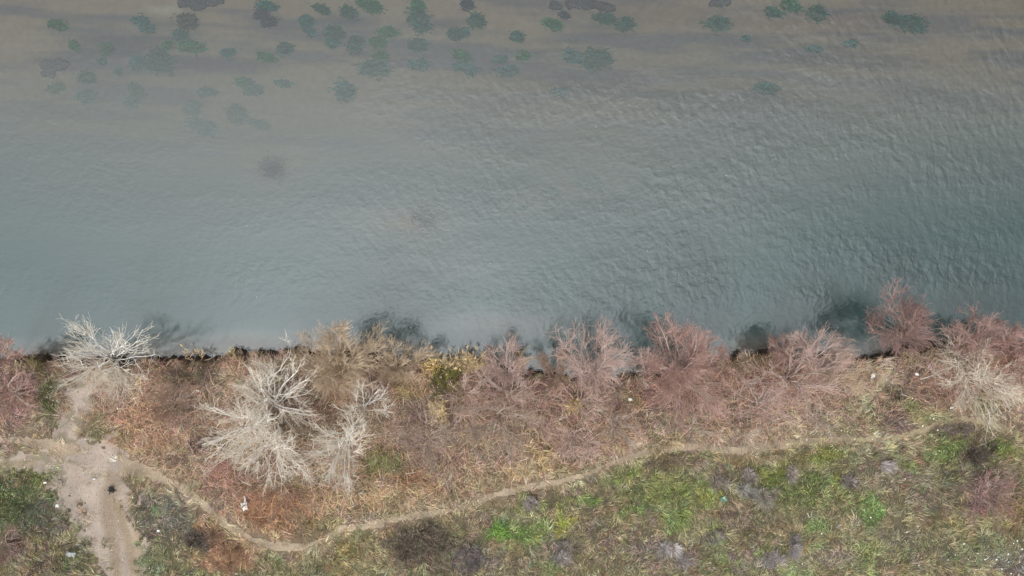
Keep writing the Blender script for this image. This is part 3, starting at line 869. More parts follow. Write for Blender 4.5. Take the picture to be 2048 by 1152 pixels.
bare_tree((2025, 730), (2030, 740, 46, 44), 'red', 2.8, "reddish bare tree at the right edge between shore and cream trees", stems=9, group=G, r0=0.04, seed=47)
bare_tree((566, 955), (580, 1010, 64, 60), 'brown', 2.8, "brown bare sapling drooping south below the white cluster", stems=9, group=G, dens=.75, r0=0.035, seed=48)
bare_tree((1085, 850), (1090, 846, 44, 36), 'red', 1.8, "low reddish bush in the thicket left of the pale pinkish white tree", "bare_bush", "bush", stems=8, group=G, dens=.8, r0=0.025, seed=49)
bare_tree((930, 790), (930, 800, 44, 44), 'pink', 1.9, "pinkish low bush right of the dark green reed bed", "bare_bush", "bush", stems=8, group=G, dens=.8, r0=0.025, seed=50)
# lone ones on the meadow
bare_tree((1966, 978), (1976, 990, 66, 58), 'dusk', 2.4, "lone purple red bare bush on the meadow at lower right", "bare_bush", "bush", stems=9, dens=.9, r0=0.04, seed=51)
bare_tree((16, 1082), (18, 1090, 44, 42), 'dusk', 2.2, "dark maroon bare bush at the lower left edge", "bare_bush", "bush", stems=10, dens=.9, r0=0.035, seed=52)

# ------------------------------------------------------------------ low dead bushes on the meadow: rounded sheaves of fine stems
def sheaf(cx, cy, rx, ry, rgb, label, name="dead_bush", cat="dead bush", hgt=0.55, n_=650, group="dead bushes on the meadow", seed=0, var=.16):
    rg = np.random.default_rng(9000 + int(cx) * 7 + int(cy))
    B = P(cx, cy, ZL); B[2] = height(B[0:1], B[1:2])[0][0]
    rxm, rym = rx / PPM * .9, ry / PPM * .9
    nl_ = max(3, int(9 * rxm * rym))
    n_ = int(n_ * 0.75)
    la_ = rg.uniform(0, 2 * np.pi, nl_); lq = np.sqrt(rg.random(nl_)) * 0.85
    lobe = rg.integers(0, nl_, n_)
    ls = rg.uniform(0.6, 1.05, nl_) / math.sqrt(nl_ / 3.0)
    lh = rg.uniform(0.6, 1.1, nl_)
    lean_ = rg.normal(0, 0.35, (nl_, 2))
    a_ = rg.uniform(0, 2 * np.pi, n_)
    q = np.sqrt(rg.random(n_))
    p_ = np.stack([(np.cos(la_) * lq)[lobe] * rxm + np.cos(a_) * q * rxm * ls[lobe] * .7,
                   (np.sin(la_) * lq)[lobe] * rym + np.sin(a_) * q * rym * ls[lobe] * .7, rg.uniform(0, 0.12, n_)], 1)
    d_ = unit(np.stack([np.cos(a_) * (0.2 + q * 0.8) + lean_[lobe, 0] + rg.normal(0, .3, n_), np.sin(a_) * (0.2 + q * 0.8) + lean_[lobe, 1] + rg.normal(0, .3, n_), rg.uniform(0.6, 1.4, n_)], 1))
    L_ = hgt * lh[lobe] * rg.uniform(0.6, 1.3, n_) * (1.15 - 0.45 * q)
    V_, fl, sz, k_ = ribbons(p_, d_, L_, rg.uniform(0.009, 0.02, n_), L_ * 0.15, rg, segs=2)
    rgb = np.array(rgb, float); lm_ = float(rgb @ [.3, .59, .11]); rgb = (lm_ + (rgb - lm_) * 0.6) * .94
    c_ = rgb * np.exp(rg.normal(0, var, (n_, 1))) * np.exp(rg.normal(0, .1, (nl_, 1)))[lobe]
    o_ = link(name, mesh_np(name, V_, fl, sz, np.repeat(lin(np.clip(c_, 8, 235)) * 1.4, k_, 0)), m_blade, None, B)
    return tag(o_, label, cat, group)

GP = (136, 124, 118)
sheaf(1116, 1102, 22, 20, GP, "neat grey rounded dead bush below the bright green patches on the meadow", n_=800)
sheaf(1340, 1096, 16, 18, (158, 146, 144), "pale grey upright dead bush in the lower middle of the meadow")
sheaf(1362, 1120, 26, 18, (140, 124, 120), "wider grey purple dead bush just right below the pale upright one")
sheaf(1585, 938, 14, 20, (148, 130, 124), "oval mauve grey dead bush near the footpath right of centre")
sheaf(1500, 950, 14, 12, (140, 124, 118), "small mauve dead bush left of the oval one near the footpath")
sheaf(1535, 992, 18, 16, (132, 116, 110), "brownish grey dead bush below the small mauve one")
sheaf(1495, 980, 18, 14, (128, 124, 116), "ash grey twiggy dead bush with pale stems beside a teal plant")
sheaf(1438, 968, 16, 14, (140, 120, 110), "tawny grey dead bush left of the ash grey twiggy one")
sheaf(1588, 1085, 12, 20, (140, 128, 128), "slim upright grey dead bush in the lower right centre")
sheaf(1550, 1122, 26, 18, (142, 130, 132), "broad lilac grey dead bush close to the bottom edge right of centre")
sheaf(1420, 1070, 26, 14, (136, 122, 114), "flat greyish brown dead bush between green spots in the lower middle")
sheaf(1775, 930, 18, 12, (140, 126, 122), "grey dead bush on the right of the meadow under the footpath's straight part")
sheaf(1690, 960, 14, 10, (138, 120, 118), "little mauve dead bush amid greens left of the grey one on the right")
sheaf(1060, 1005, 16, 12, (142, 126, 118), "mauve dead bush just under the footpath in the middle")
sheaf(940, 1112, 34, 22, (108, 98, 100), "dark purplish dead bush at the bottom beside the large brown one")
sheaf(850, 1086, 84, 46, (98, 82, 66), "large dark brown low bush spread on the meadow left of centre", n_=3200, hgt=.5, name="brown_bush", cat="bush", var=.25)
sheaf(1345, 928, 52, 18, (118, 98, 72), "long brown bush bordering the footpath's low hump", n_=1400, name="brown_bush", cat="bush", var=.22)
sheaf(1780, 846, 46, 18, (104, 86, 80), "dark mauve brown bush tucked above the footpath at right", n_=1400, name="brown_bush", cat="bush", var=.22)
sheaf(1958, 908, 42, 26, (98, 84, 70), "dark brown bush under the footpath near the right edge", n_=1600, name="brown_bush", cat="bush", var=.24)
sheaf(1910, 862, 42, 13, (116, 98, 88), "brown low bush inside the footpath's last bend", n_=1000, name="brown_bush", cat="bush", var=.2)
sheaf(404, 886, 26, 18, (88, 70, 66), "dark plum low bush left of the white cluster's lowest limbs", n_=800, name="brown_bush", cat="bush", var=.22)
sheaf(392, 1076, 34, 26, (92, 80, 70), "dark brown bush between the dirt track and the orange grass", n_=1200, name="brown_bush", cat="bush", var=.22)
sheaf(1782, 788, 22, 16, (88, 84, 64), "small dark olive bush right of the pale bare spot", n_=500, name="brown_bush", cat="bush", var=.22)
# the little teal rosette plant
rg = np.random.default_rng(77)
B = P(1445, 997, ZL); B[2] = height(B[0:1], B[1:2])[0][0] + 0.1
a_ = np.arange(26) * 2.4
d_ = unit(np.stack([np.cos(a_), np.sin(a_), 0.3 + 0.9 * rg.random(26)], 1))
V_, fl, sz, k_ = ribbons(np.zeros((26, 3)) + d_ * 0.03, d_, rg.uniform(.16, .27, 26), np.full(26, .05), np.full(26, .05), rg, segs=3)
tag(link("rosette_plant", mesh_np("rosette_plant", V_, fl, sz, np.repeat(lin(np.array([[112, 140, 124.]]) * np.exp(rg.normal(0, .12, (26, 1)))), k_, 0)), m_blade, None, B),
    "small pale teal rosette plant alone among the meadow weeds", "plant")

# ------------------------------------------------------------------ reeds
def reeds(cx, cy, rx, ry, n_, label, hgt=1.5, lean=(0.1, 0.5), rgb=(170, 148, 114), group="golden reed clumps"):
    rg = np.random.default_rng(500 + int(cx) + int(cy) * 3)
    B = P(cx, cy, ZL); B[2] = height(B[0:1], B[1:2])[0][0]
    if B[2] < 0.2: B[2] = 0.2
    ro = bpy.data.objects.new("reed_clump", None); ro.location = B; COL.objects.link(ro)
    tag(ro, label, "reeds", group)
    p_ = np.stack([rg.normal(0, .45, n_) * rx / PPM, rg.normal(0, .45, n_) * ry / PPM, np.full(n_, -0.05)], 1)
    d_ = unit(np.stack([rg.normal(lean[0], .28, n_), rg.normal(lean[1], .28, n_), np.full(n_, 1.1)], 1))
    L_ = hgt * rg.uniform(.6, 1.1, n_)
    c_ = np.array(rgb, float) * np.exp(rg.normal(0, .14, (n_, 1)))
    V_, fl, sz, k_ = ribbons(p_, d_, L_, rg.uniform(.015, .025, n_), L_ * .15, rg, segs=3)
    link("stems", mesh_np("stems", V_, fl, sz, np.repeat(lin(np.clip(c_ * .92, 8, 235)), k_, 0)), m_blade, ro)
    # long leaves off the stems
    i_ = np.repeat(np.arange(n_), 3)
    t_ = rg.uniform(.3, .9, len(i_))
    q = p_[i_] + d_[i_] * (L_[i_] * t_)[:, None]; q[:, 2] -= L_[i_] * .15 * t_ ** 2
    a_ = rg.uniform(0, 2 * np.pi, len(i_))
    e_ = unit(np.stack([np.cos(a_), np.sin(a_), rg.uniform(0, .7, len(i_))], 1))
    c2 = np.array(rgb, float) * np.exp(rg.normal(0, .18, (len(i_), 1)))
    V_, fl, sz, k_ = ribbons(q, e_, rg.uniform(.2, .4, len(i_)), rg.uniform(.02, .035, len(i_)), np.full(len(i_), .08), rg, segs=3)
    link("leaves", mesh_np("leaves", V_, fl, sz, np.repeat(lin(np.clip(c2, 8, 240)), k_, 0)), m_blade, ro)
    # feathery plumes on the tallest
    j = np.argsort(-L_)[:max(3, n_ // 6)]
    for jj in j:
        t_ = rg.uniform(.82, 1.0, 14)
        q = p_[jj] + d_[jj] * (L_[jj] * t_)[:, None]; q[:, 2] -= L_[jj] * .15 * t_ ** 2
        e_ = unit(d_[jj] + rg.normal(0, .35, (14, 3)))
        c3 = np.array([194, 170, 134.]) * np.exp(rg.normal(0, .1, (14, 1)))
        V_, fl, sz, k_ = ribbons(q, e_, rg.uniform(.12, .22, 14), rg.uniform(.025, .04, 14), np.full(14, .03), rg, segs=2)
        link("plume", mesh_np("plume", V_, fl, sz, np.repeat(lin(np.clip(c3, 8, 240)), k_, 0)), m_blade, ro)
    return ro
reeds(900, 738, 22, 14, 60, "golden reed clump at the inner corner of the small bay, leftmost on the shore")
reeds(935, 734, 18, 10, 60, "golden reed clump on the shore, tallest plumes over the water")
reeds(962, 736, 16, 10, 50, "golden reed clump on the shore touching the low pinkish tree")
reeds(862, 742, 14, 16, 40, "sparse tan reed clump left of the small bay", rgb=(176, 146, 96))
reeds(878, 818, 16, 24, 60, "pale straw reed clump inland below the dark green reed bed", rgb=(196, 170, 132), lean=(0, .1))
reeds(895, 760, 24, 22, 60, "dark olive green reed bed behind the bay with a few straw stems", rgb=(104, 100, 54), lean=(.1, .3))
reeds(1085, 900, 20, 24, 34, "straw coloured reed clump in the thicket beside the pale pinkish white tree", rgb=(190, 162, 122), lean=(0, .1), hgt=1.2)
reeds(1146, 812, 14, 14, 28, "little yellow reed tuft in the thicket under the brush shaped tree", rgb=(188, 160, 112), lean=(0, .1), hgt=1.1)
reeds(1035, 735, 12, 8, 30, "tan reed tuft on the shore under the low pinkish tree", rgb=(196, 160, 108))
reeds(372, 714, 10, 5, 9, "tan reed tuft on the bare shore right of the first white tree", rgb=(166, 144, 120), hgt=0.9)
reeds(395, 712, 8, 5, 8, "second tan reed tuft further right along the bare shore", rgb=(166, 144, 120), hgt=0.9)
# straw grass tussocks along the path
def straw(cx, cy, rx, ry, label, rgb=(190, 160, 112), n_=420, lean=(.3, -.5)):
    o_ = sheaf(cx, cy, rx, ry, tuple(np.array(rgb) * .84), label, "straw_tussock", "grass tussock", .6, n_, "straw tussocks beside the footpath", var=.2)
    return o_
straw(1355, 888, 26, 8, "bleached straw tussock on the upper side of the footpath's hump")
straw(1310, 894, 22, 9, "bleached straw tussock left of the hump beside the footpath")
straw(1035, 945, 26, 14, "straw tussock below the centre of the thicket")
straw(1080, 938, 24, 14, "straw tussock under the straw reed clump")
straw(985, 962, 22, 12, "straw tussock over the middle of the footpath")
straw(900, 1000, 30, 12, "tan tussock above the footpath left of centre", (176, 148, 106))
straw(740, 985, 34, 18, "golden tussock below the tall narrow white tree", (178, 146, 98), 700)
straw(700, 1025, 26, 14, "golden tussock above the footpath's lowest bend", (178, 146, 100))
straw(800, 1005, 30, 14, "golden tussock right of the one below the narrow white tree", (172, 142, 96))
straw(470, 1112, 40, 22, "orange tussock at the bottom between track and footpath", (170, 118, 84), 700)
straw(440, 1075, 30, 16, "orange tussock left under the footpath's descent", (162, 112, 80), 500)

# ------------------------------------------------------------------ water weed clumps, streaming to the right with the current
m_weed = attr_mat("water_weed", 0.7, ((4.0, 0.75, 1.2),), spec=0.2)
GREEN, TEAL, DARK, SLATE = (12, 146, 98), (0, 142, 140), (0, 120, 108), (54, 74, 104)
WEED = [
 (118, 49, 19, 10, GREEN, "oval green weed clump alone near the upper left corner"),
 (290, 52, 20, 15, TEAL, "teal weed clump left of the pale sandbar's tail, slanting down"),
 (360, 70, 18, 11, TEAL, "teal weed clump just left under the grey weed mat"),
 (335, 92, 14, 10, GREEN, "small green weed tuft capping the tall double clump"),
 (325, 118, 26, 24, DARK, "biggest dark weed clump of the left half, under the small capping tuft"),
 (388, 94, 30, 9, GREEN, "long flat green weed strand right of the capping tuft"),
 (280, 126, 18, 14, TEAL, "round teal weed clump touching the left of the biggest dark one"),
 (215, 98, 14, 12, GREEN, "green weed clump halfway between the upper left oval and the biggest dark one"),
 (150, 92, 12, 8, GREEN, "faint small weed tuft below the upper left oval"),
 (204, 121, 9, 5, TEAL, "tiny weed tuft below the halfway green clump"),
 (181, 160, 20, 16, DARK, "bold green weed clump right of the dark gravel hump"),
 (113, 176, 17, 9, GREEN, "green weed clump below the dark gravel hump"),
 (173, 194, 24, 11, TEAL, "faded teal weed clump beneath the bold green one"),
 (236, 143, 8, 5, TEAL, "tiny faint weed tuft right of the bold green clump"),
 (267, 183, 18, 20, DARK, "upright dark weed clump, upper of a pair at left"),
 (260, 208, 17, 12, TEAL, "blurred weed clump, lower of the left pair"),
 (418, 184, 18, 8, TEAL, "hardly visible weed clump right of the left pair"),
 (388, 215, 18, 12, TEAL, "teal weed clump left of the yellow tipped ones"),
 (405, 252, 30, 17, TEAL, "wide faded weed clump with yellow tips at its left, lowest at left"),
 (473, 228, 24, 20, DARK, "dark round weed clump with yellow tips at its left"),
 (521, 251, 20, 8, TEAL, "flat faded weed clump right below the dark yellow tipped one"),
 (490, 166, 22, 10, GREEN, "green weed clump with a long tail above the dark yellow tipped one"),
 (508, 181, 20, 10, TEAL, "faded weed tail beneath the green long tailed clump"),
 (567, 167, 16, 7, TEAL, "pale weed smear right of the long tailed clump"),
 (458, 107, 14, 8, TEAL, "small teal weed clump right of the long flat strand"),
 (530, 115, 20, 9, GREEN, "oval green weed clump in the second row, left of a round one"),
 (571, 98, 15, 12, DARK, "round dark weed clump right of the second row oval"),
 (520, 27, 14, 12, SLATE, "slate weed clump, left of the pair at the top"),
 (542, 46, 18, 10, SLATE, "slate weed clump, right of the pair at the top"),
 (540, 13, 22, 9, TEAL, "teal weed strand above the slate pair"),
 (643, 20, 15, 10, DARK, "compact dark weed clump at the top left of centre"),
 (615, 41, 16, 11, TEAL, "teal weed clump below left of the compact dark one"),
 (617, 62, 16, 9, TEAL, "teal weed clump right under its twin left of the large bean"),
 (672, 64, 20, 18, DARK, "bean shaped dark weed clump, upper lobe"),
 (662, 84, 17, 12, TEAL, "faded lower lobe of the bean shaped weed clump"),
 (696, 24, 16, 13, DARK, "round dark weed clump right of the compact one"),
 (738, 9, 24, 13, GREEN, "green weed clump cut by the top edge left of the tall column"),
 (717, 93, 20, 17, DARK, "large round weed clump below right of the bean"),
 (755, 83, 16, 12, GREEN, "green weed clump right of the large round one"),
 (776, 63, 20, 11, GREEN, "slanting green weed clump above the one right of the large round"),
 (756, 114, 18, 11, GREEN, "green weed clump above the lumpy low clump"),
 (748, 136, 30, 18, DARK, "lumpy dark weed clump, lowest of the centre left group"),
 (835, 8, 15, 12, GREEN, "green weed clump, top of the tall column"),
 (834, 42, 22, 22, DARK, "tall dark weed clump, body of the tall column"),
 (840, 90, 20, 16, DARK, "dark weed clump under the tall column"),
 (836, 128, 18, 10, TEAL, "teal weed clump at the foot of the tall column"),
 (935, 12, 14, 10, SLATE, "grey weed clump at the top edge right of the column"),
 (954, 40, 18, 14, DARK, "round dark weed clump beneath the grey one"),
 (908, 66, 18, 14, DARK, "dark weed clump, left half of a joined pair"),
 (934, 64, 14, 9, TEAL, "teal weed clump, right half of a joined pair"),
 (920, 110, 18, 13, GREEN, "bright green weed clump below the joined pair"),
 (928, 138, 24, 9, TEAL, "flat teal weed clump under the bright green one"),
 (1034, 76, 17, 9, DARK, "small dark weed clump by itself right of the joined pair"),
 (1000, 118, 15, 7, TEAL, "small teal weed tuft left in the middle row"),
 (1046, 113, 14, 8, GREEN, "small green weed tuft right in the middle row"),
 (1014, 141, 22, 9, TEAL, "flat teal weed clump under the two small tufts"),
 (1103, 50, 18, 10, GREEN, "green weed clump left of the top right pair"),
 (1127, 30, 15, 7, SLATE, "grey flat weed patch over the green clump"),
 (1208, 38, 22, 13, DARK, "dark weed clump, left of the long upper pair"),
 (1251, 50, 21, 13, DARK, "dark weed clump, right of the long upper pair"),
 (1147, 114, 20, 13, TEAL, "teal weed clump, left of the lower pair right of centre"),
 (1195, 122, 28, 20, DARK, "large dark weed clump, right of the lower pair right of centre"),
 (1118, 185, 16, 8, TEAL, "hardly visible weed smear below the lower pair"),
 (700, 190, 24, 22, TEAL, "big faded teal weed clump standing apart with a pale left edge"),
 (1435, 47, 24, 13, DARK, "oval dark weed clump near the top right of centre"),
 (1545, 25, 17, 10, DARK, "dark weed clump left under the tufted one at the upper right"),
 (1580, 10, 20, 14, GREEN, "tufted green weed clump at the top edge upper right"),
 (1630, 27, 22, 15, DARK, "round dark weed clump right of the tufted one"),
 (1776, 34, 17, 11, DARK, "dark weed clump, smaller of the far right pair"),
 (1820, 54, 28, 19, DARK, "large dark weed clump, bigger of the far right pair"),
 (1626, 99, 17, 6, TEAL, "small flat weed streak below the round dark one"),
 (1700, 89, 13, 5, TEAL, "small weed streak right of the flat one"),
 (1488, 76, 11, 5, TEAL, "tiny weed streak below right of the oval dark clump"),
 (1532, 176, 26, 10, TEAL, "lone blue teal weed clump in open water on the right"),
 (1180, 370, 32, 16, TEAL, "blue teal weed shadow deep in mid river, right one"),
 (1104, 382, 20, 11, TEAL, "blue teal weed shadow deep in mid river, middle one"),
 (1042, 410, 18, 9, TEAL, "faint weed shadow deep in mid river, left one"),
 (380, 42, 24, 14, (104, 108, 104), "grey green weed mat under the dark rubble at the top left"),
]
def weed(cx, cy, rx, ry, rgb, label):
    rg = np.random.default_rng(int(cx) * 13 + int(cy))
    B = P(cx, cy, 0); dp = float(bed_depth(B[0:1], B[1:2])[0]) + 0.1
    B = P(cx, cy, -dp); rxm, rym = rx * 1.15 / PPM, ry * 1.2 / PPM
    n_ = int(min(2600, 260 + 1300 * rxm * rym * 2))
    a_ = rg.uniform(0, 2 * np.pi, n_); q = np.abs(rg.normal(0, .62, n_)).clip(0, 1.7)
    nl_ = rg.integers(3, 6)
    lx_ = rg.uniform(-.5, .4, nl_) * rxm; ly_ = rg.uniform(-.42, .42, nl_) * rym; lr_ = rg.uniform(.35, .62, nl_)
    lo_ = rg.integers(0, nl_, n_)
    p_ = np.stack([lx_[lo_] + np.cos(a_) * q * rxm * lr_[lo_] - .1 * rxm, ly_[lo_] + np.sin(a_) * q * rym * lr_[lo_], rg.uniform(0, .5, n_) * dp * .5 * (1 - q * .5)], 1)
    p_[:, 1] -= p_[:, 0] * 0.12
    d_ = unit(np.stack([rg.normal(.75, .35, n_), rg.normal(-.08, .32, n_), rg.uniform(0.0, .5, n_)], 1))
    L_ = rg.uniform(.14, .42, n_) * (0.6 + 0.5 * rxm)
    room = (dp - .05 - p_[:, 2]).clip(.03)
    L_ = np.minimum(L_, room / (np.abs(d_[:, 2]) + .05))
    V_, fl, sz, k_ = ribbons(p_, d_, L_, rg.uniform(.03, .06, n_), L_ * .1, rg, segs=2)
    c_ = np.array(rgb, float) * np.exp(rg.normal(0, .24, (n_, 1)))
    lt = (rg.random(n_) < .06 * (p_[:, 0] < 0))[:, None]
    c_ = np.where(lt, np.array([150, 160, 80.]), c_)
    o_ = link("water_weed", mesh_np("water_weed", V_, fl, sz, np.repeat(lin(np.clip(c_, 6, 235)), k_, 0)), m_weed, None, B)
    return tag(o_, label, "water weed", "weed clumps under the water")
for a in WEED: weed(*a)

# dark rubble and snags lying on the bed
m_stone = bark("wet_stone", (122, 120, 128))
m_snag = bark("sunken_wood", (70, 72, 92))
def rubble(cx, cy, rx, ry, n_, label, rgb=None):
    rg = np.random.default_rng(int(cx) + 3 * int(cy))
    B = P(cx, cy, 0); dp = float(bed_depth(B[0:1], B[1:2])[0]) + 0.1
    B = P(cx, cy, -dp)
    Vs, Fs, off = [], [], 0
    ico = np.array([[0, 0, 1], [.894, 0, .447], [.276, .851, .447], [-.724, .526, .447], [-.724, -.526, .447], [.276, -.851, .447],
                    [.724, .526, -.447], [-.276, .851, -.447], [-.894, 0, -.447], [-.276, -.851, -.447], [.724, -.526, -.447], [0, 0, -1]])
    fi = np.array([[0, 1, 2], [0, 2, 3], [0, 3, 4], [0, 4, 5], [0, 5, 1], [1, 6, 2], [2, 7, 3], [3, 8, 4], [4, 9, 5], [5, 10, 1],
                   [2, 6, 7], [3, 7, 8], [4, 8, 9], [5, 9, 10], [1, 10, 6], [11, 7, 6], [11, 8, 7], [11, 9, 8], [11, 10, 9], [11, 6, 10]])
    for i in range(n_):
        a_ = rg.uniform(0, 2 * np.pi); q = math.sqrt(rg.random())
        s_ = rg.uniform(.05, .16) * np.array([1.3, 1, .7]) * (1 + rg.normal(0, .2, 3))
        v = ico * (1 + rg.normal(0, .14, (12, 1))) * s_ + np.array([math.cos(a_) * q * rx / PPM, math.sin(a_) * q * ry / PPM, .04])
        Vs.append(v); Fs.append(fi + off); off += 12
    V_ = np.concatenate(Vs); F_ = np.concatenate(Fs)
    o_ = link("stone_heap", mesh_np("stone_heap", V_, F_, np.full(len(F_), 3)), m_stone, None, B)
    return tag(o_, label, "stones", "stone heaps on the river bed")
rubble(110, 130, 28, 12, 120, "dark stone heap under water beside pale sand at the far left")
rubble(100, 148, 14, 8, 40, "smaller stone heap just below the dark one at far left")
rubble(388, 8, 30, 10, 110, "dark stone heap at the top edge right of the pale sandbar")
rubble(430, 4, 14, 7, 30, "little stone heap at the top edge beside the larger one")
rubble(1170, 8, 40, 9, 130, "long dark stone heap at the top edge right of centre")
rubble(1112, 12, 12, 8, 30, "small grey stone heap at the top edge left of the long one")
rubble(1210, 16, 16, 8, 40, "grey stone heap tailing off right of the long one")
rubble(1438, 6, 18, 7, 40, "flat stone heap at the top edge above the oval weed clump")

def snag(cx, cy, rx, ry, n_, label, top=0.25):
    rg = np.random.default_rng(int(cx) * 5 + int(cy))
    B = P(cx, cy, 0); dp = float(bed_depth(B[0:1], B[1:2])[0]) + 0.1
    B = P(cx, cy, -dp)
    st_ = np.stack([rg.normal(0, .4, n_) * rx / PPM, rg.normal(0, .4, n_) * ry / PPM, rg.uniform(.2, dp - top, n_)], 1)
    a_ = rg.normal(.4, .8, n_)
    d_ = unit(np.stack([np.cos(a_), np.sin(a_), rg.normal(0, .2, n_)], 1))
    L_ = rg.uniform(.3, .9, n_)
    t_ = np.linspace(0, 1, 4)[None, :, None]
    pts = st_[:, None] + d_[:, None] * L_[:, None, None] * t_ + rg.normal(0, .03, (n_, 4, 3))
    pts[:, :, 2] = pts[:, :, 2].clip(.02, dp - .06)
    rad = rg.uniform(.02, .06, (n_, 1)) * np.linspace(1, .5, 4)[None]
    o_ = link("sunken_branches", tube_mesh("sunken_branches", [(pts, rad, 5)]), m_snag, None, B)
    return tag(o_, label, "sunken branches", "dark snags under the water")
snag(543, 342, 30, 18, 90, "dark bluish sunken branches in mid river on the left")
snag(848, 438, 22, 26, 90, "dark sunken branches in mid river right of a pale sandy streak")

# ------------------------------------------------------------------ small things lying about
def scraps_mat(name, rgb):
    m, n_, b_ = new_mat(name)
    b_.inputs["Base Color"].default_value = (*lin(rgb), 1)
    q = n_.nodes.new("ShaderNodeRGB"); q.outputs[0].default_value = (*lin(rgb), 1)
    c_, _ = noise_mul(n_, q.outputs[0], 12, .8, 1.1)
    n_.links.new(c_, b_.inputs["Base Color"])
    b_.inputs["Roughness"].default_value = .6
    return m
m_white = scraps_mat("white_plastic", (235, 234, 230))
m_greyp = scraps_mat("grey_sheet", (176, 176, 176))
m_char = scraps_mat("charred_wood", (34, 33, 34))

def crumple_mesh(name, sx, sy, sz, seed, res=7):
    """a crumpled thin sheet with thickness"""
    rg = np.random.default_rng(seed)
    g = np.linspace(-1, 1, res)
    xx, yy = np.meshgrid(g, g)
    rr_ = 0.75 + 0.35 * rg.random((res, res))
    top = np.stack([xx * sx * rr_, yy * sy * rr_, sz * (0.35 + rg.random((res, res)))], -1).reshape(-1, 3)
    bot = top - np.array([0, 0, .006])
    i = np.arange(res * res).reshape(res, res)
    q = np.stack([i[:-1, :-1], i[:-1, 1:], i[1:, 1:], i[1:, :-1]], -1).reshape(-1, 4)
    e = np.concatenate([i[0, :], i[1:, -1], i[-1, -2::-1], i[-2:0:-1, 0]])
    e2 = np.roll(e, -1); off = res * res
    side = np.stack([e, e + off, e2 + off, e2], -1)
    F_ = np.concatenate([q, q[:, ::-1] + off, side])
    return mesh_np(name, np.concatenate([top, bot]), F_, np.full(len(F_), 4))

def put(name, me, mat, cx, cy, lift, label, cat, group=None, rot=0.0):
    B = P(cx, cy, ZL); B[2] = height(B[0:1], B[1:2])[0][0] + lift
    o_ = link(name, me, mat, None, B)
    o_.rotation_euler = (0, 0, rot)
    return tag(o_, label, cat, group)

# white torn bag with a raised handle by the footpath
bag = put("torn_bag", crumple_mesh("torn_bag", .17, .24, .14, 3, 9), m_white, 492, 1010, .14, "torn white bag on the brown grass left of the footpath", "litter", rot=.2)
link("bag_flap", crumple_mesh("bag_flap", .05, .2, .10, 5, 5), m_white, bag, (0.1, .38, .02)).rotation_euler = (0, 0, -.15)
link("dark_strap", crumple_mesh("dark_strap", .17, .025, .04, 6, 5), m_char, bag, (-.02, .02, .19)).rotation_euler = (0, 0, .5)
put("crumpled_sheet", crumple_mesh("crumpled_sheet", .28, .12, .1, 8, 9), m_greyp, 149, 1104, .16, "crumpled grey sheet in the rough grass left of the dirt track", "litter", rot=-.2)
put("crumpled_bag", crumple_mesh("crumpled_bag", .11, .12, .08, 10), m_white, 1742, 750, .16, "crumpled white bag left of the pale bare spot by the shore", "litter")
put("crumpled_bag", crumple_mesh("crumpled_bag", .10, .08, .07, 11), m_white, 1828, 747, .18, "crumpled white bag right of the pale bare spot by the shore", "litter")
put("crumpled_bag", crumple_mesh("crumpled_bag", .10, .08, .07, 12), m_white, 122, 1008, .2, "white scrap on the greens left of the dirt track", "litter")
put("crumpled_bag", crumple_mesh("crumpled_bag", .09, .05, .05, 13), m_white, 96, 963, .16, "white scrap at the left verge of the track junction", "litter")
put("crumpled_bag", crumple_mesh("crumpled_bag", .08, .04, .05, 14), m_white, 190, 957, .03, "white scrap lying on the bare track above the fire remains", "litter")
put("crumpled_bag", crumple_mesh("crumpled_bag", .08, .06, .05, 15), m_white, 321, 1059, .18, "white scrap in the rough grass right of the dirt track", "litter")
put("crumpled_bag", crumple_mesh("crumpled_bag", .10, .07, .06, 16), m_white, 1258, 797, .3, "white scrap beside the green spot in the thicket", "litter")
put("crumpled_bag", crumple_mesh("crumpled_bag", .09, .05, .05, 17), m_white, 1898, 814, .2, "white scrap under the cream tree near the right edge", "litter")
put("crumpled_bag", crumple_mesh("crumpled_bag", .09, .05, .05, 18), m_white, 400, 780, .2, "white scrap on the ground left of the tall white tree", "litter")

# fire remains on the track: a heap of charred sticks
rg = np.random.default_rng(12)
n_ = 60
a_ = rg.uniform(0, 2 * np.pi, n_); q = np.sqrt(rg.random(n_)) * .12
st_ = np.stack([np.cos(a_) * q, np.sin(a_) * q, rg.uniform(.0, .08, n_)], 1)
e_ = unit(np.stack([rg.normal(0, 1, n_), rg.normal(.5, 1, n_), rg.normal(.1, .15, n_)], 1))
t_ = np.linspace(0, 1, 3)[None, :, None]
pts = st_[:, None] + e_[:, None] * rg.uniform(.06, .22, n_)[:, None, None] * t_
pts[:, :, 2] = pts[:, :, 2].clip(.02, .3)
rad = rg.uniform(.012, .03, (n_, 1)) * np.linspace(1, .5, 3)[None]
put("fire_remains", tube_mesh("fire_remains", [(pts, rad, 5)]), m_char, 223, 980, .02, "black charred sticks of a burnt out fire on the dirt track", "fire remains")

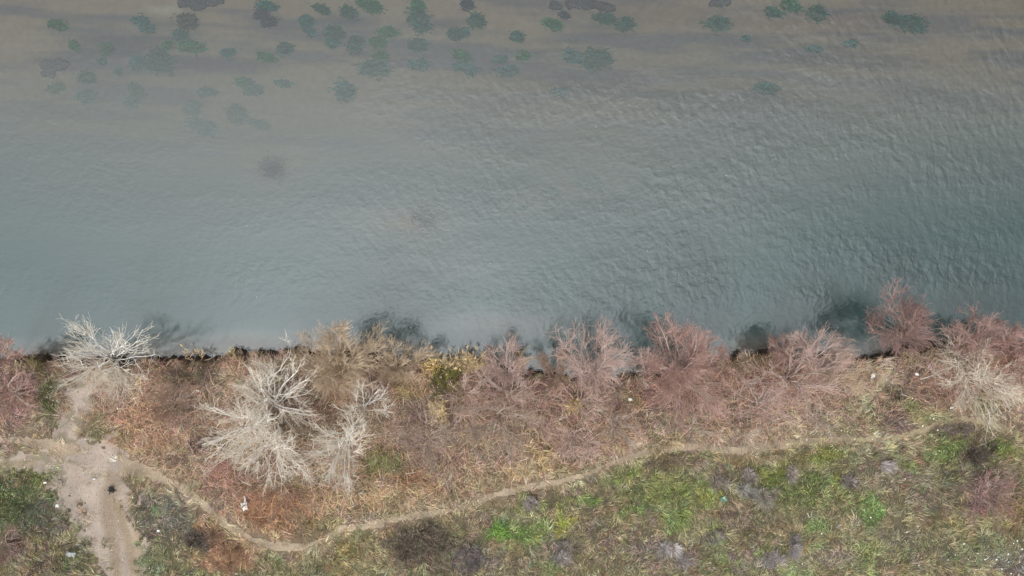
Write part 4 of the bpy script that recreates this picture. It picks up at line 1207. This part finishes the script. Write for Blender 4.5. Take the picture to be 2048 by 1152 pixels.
# white scraps strewn over the grass
scr = [crumple_mesh("scrap", .045, .04, .03, 40 + i, 4) for i in range(4)]
for m_ in scr: m_.materials.append(m_white)
def strew(pts_, label, group):
    rg_ = np.random.default_rng(len(pts_) + int(pts_[0][0]))
    for (cx, cy) in pts_:
        B = P(cx, cy, ZL); B[2] = height(B[0:1], B[1:2])[0][0] + .22
        o_ = bpy.data.objects.new("litter_scrap", scr[rg_.integers(0, 4)])
        o_.location = B; o_.rotation_euler = (0, 0, rg_.uniform(0, 6.28))
        k2 = rg_.uniform(.45, .95); o_.scale = (k2, k2, k2)
        COL.objects.link(o_)
        tag(o_, label, "litter", group)
strew([(1837, 1113), (1832, 1127), (1922, 1084), (1949, 1103), (1963, 1115), (1986, 1115), (2009, 1104), (2032, 1120), (2034, 1109),
       (1954, 1134), (1942, 1142), (1985, 1115), (1997, 1134), (2020, 1083), (2027, 1078), (2012, 1087), (2037, 1094), (1904, 1106),
       (1890, 1116), (1930, 1115), (2044, 1132), (2010, 1120), (1974, 1127), (2030, 1146), (2015, 1143)],
      "tiny white scrap of litter in the bottom right corner grass", "white scraps strewn in the bottom right corner")
strew([(1601, 1124), (1639, 1064), (1700, 1126), (1737, 1032), (1724, 1017), (1805, 1078), (1805, 955), (1866, 906), (1740, 876), (1610, 878), (1678, 859)],
      "tiny white scrap of litter on the right hand meadow greens", "white scraps strewn on the right hand meadow")
strew([(1795, 818), (1855, 834), (1862, 836), (1840, 850), (1870, 858), (1820, 795), (1838, 765), (1868, 758)],
      "tiny white scrap of litter in the leaves by the footpath's last bend", "white scraps strewn by the last bend")
strew([(45, 882), (176, 877), (240, 815), (260, 865), (100, 793), (340, 978), (270, 992), (280, 1040), (375, 927), (304, 1132)],
      "tiny white scrap of litter around the dirt track", "white scraps strewn around the track")
strew([(420, 810), (455, 790), (425, 775), (640, 780), (636, 792), (790, 938), (780, 968), (1050, 772), (1190, 777)],
      "tiny white scrap of litter among the thicket trees", "white scraps strewn in the thicket")
# foam flecks on the river
def fleck(cx, cy, label):
    o_ = bpy.data.objects.new("foam_fleck", scr[int(cx) % 4])
    o_.location = P(cx, cy, 0.0); o_.scale = (.4, .4, .4)
    COL.objects.link(o_)
    tag(o_, label, "foam", "white flecks floating on the river")
for cx, cy in [(493, 451), (746, 557), (980, 527), (1192, 254), (513, 594), (1251, 421), (1294, 502), (1452, 351)]:
    fleck(cx, cy, "tiny white fleck floating on the open river")
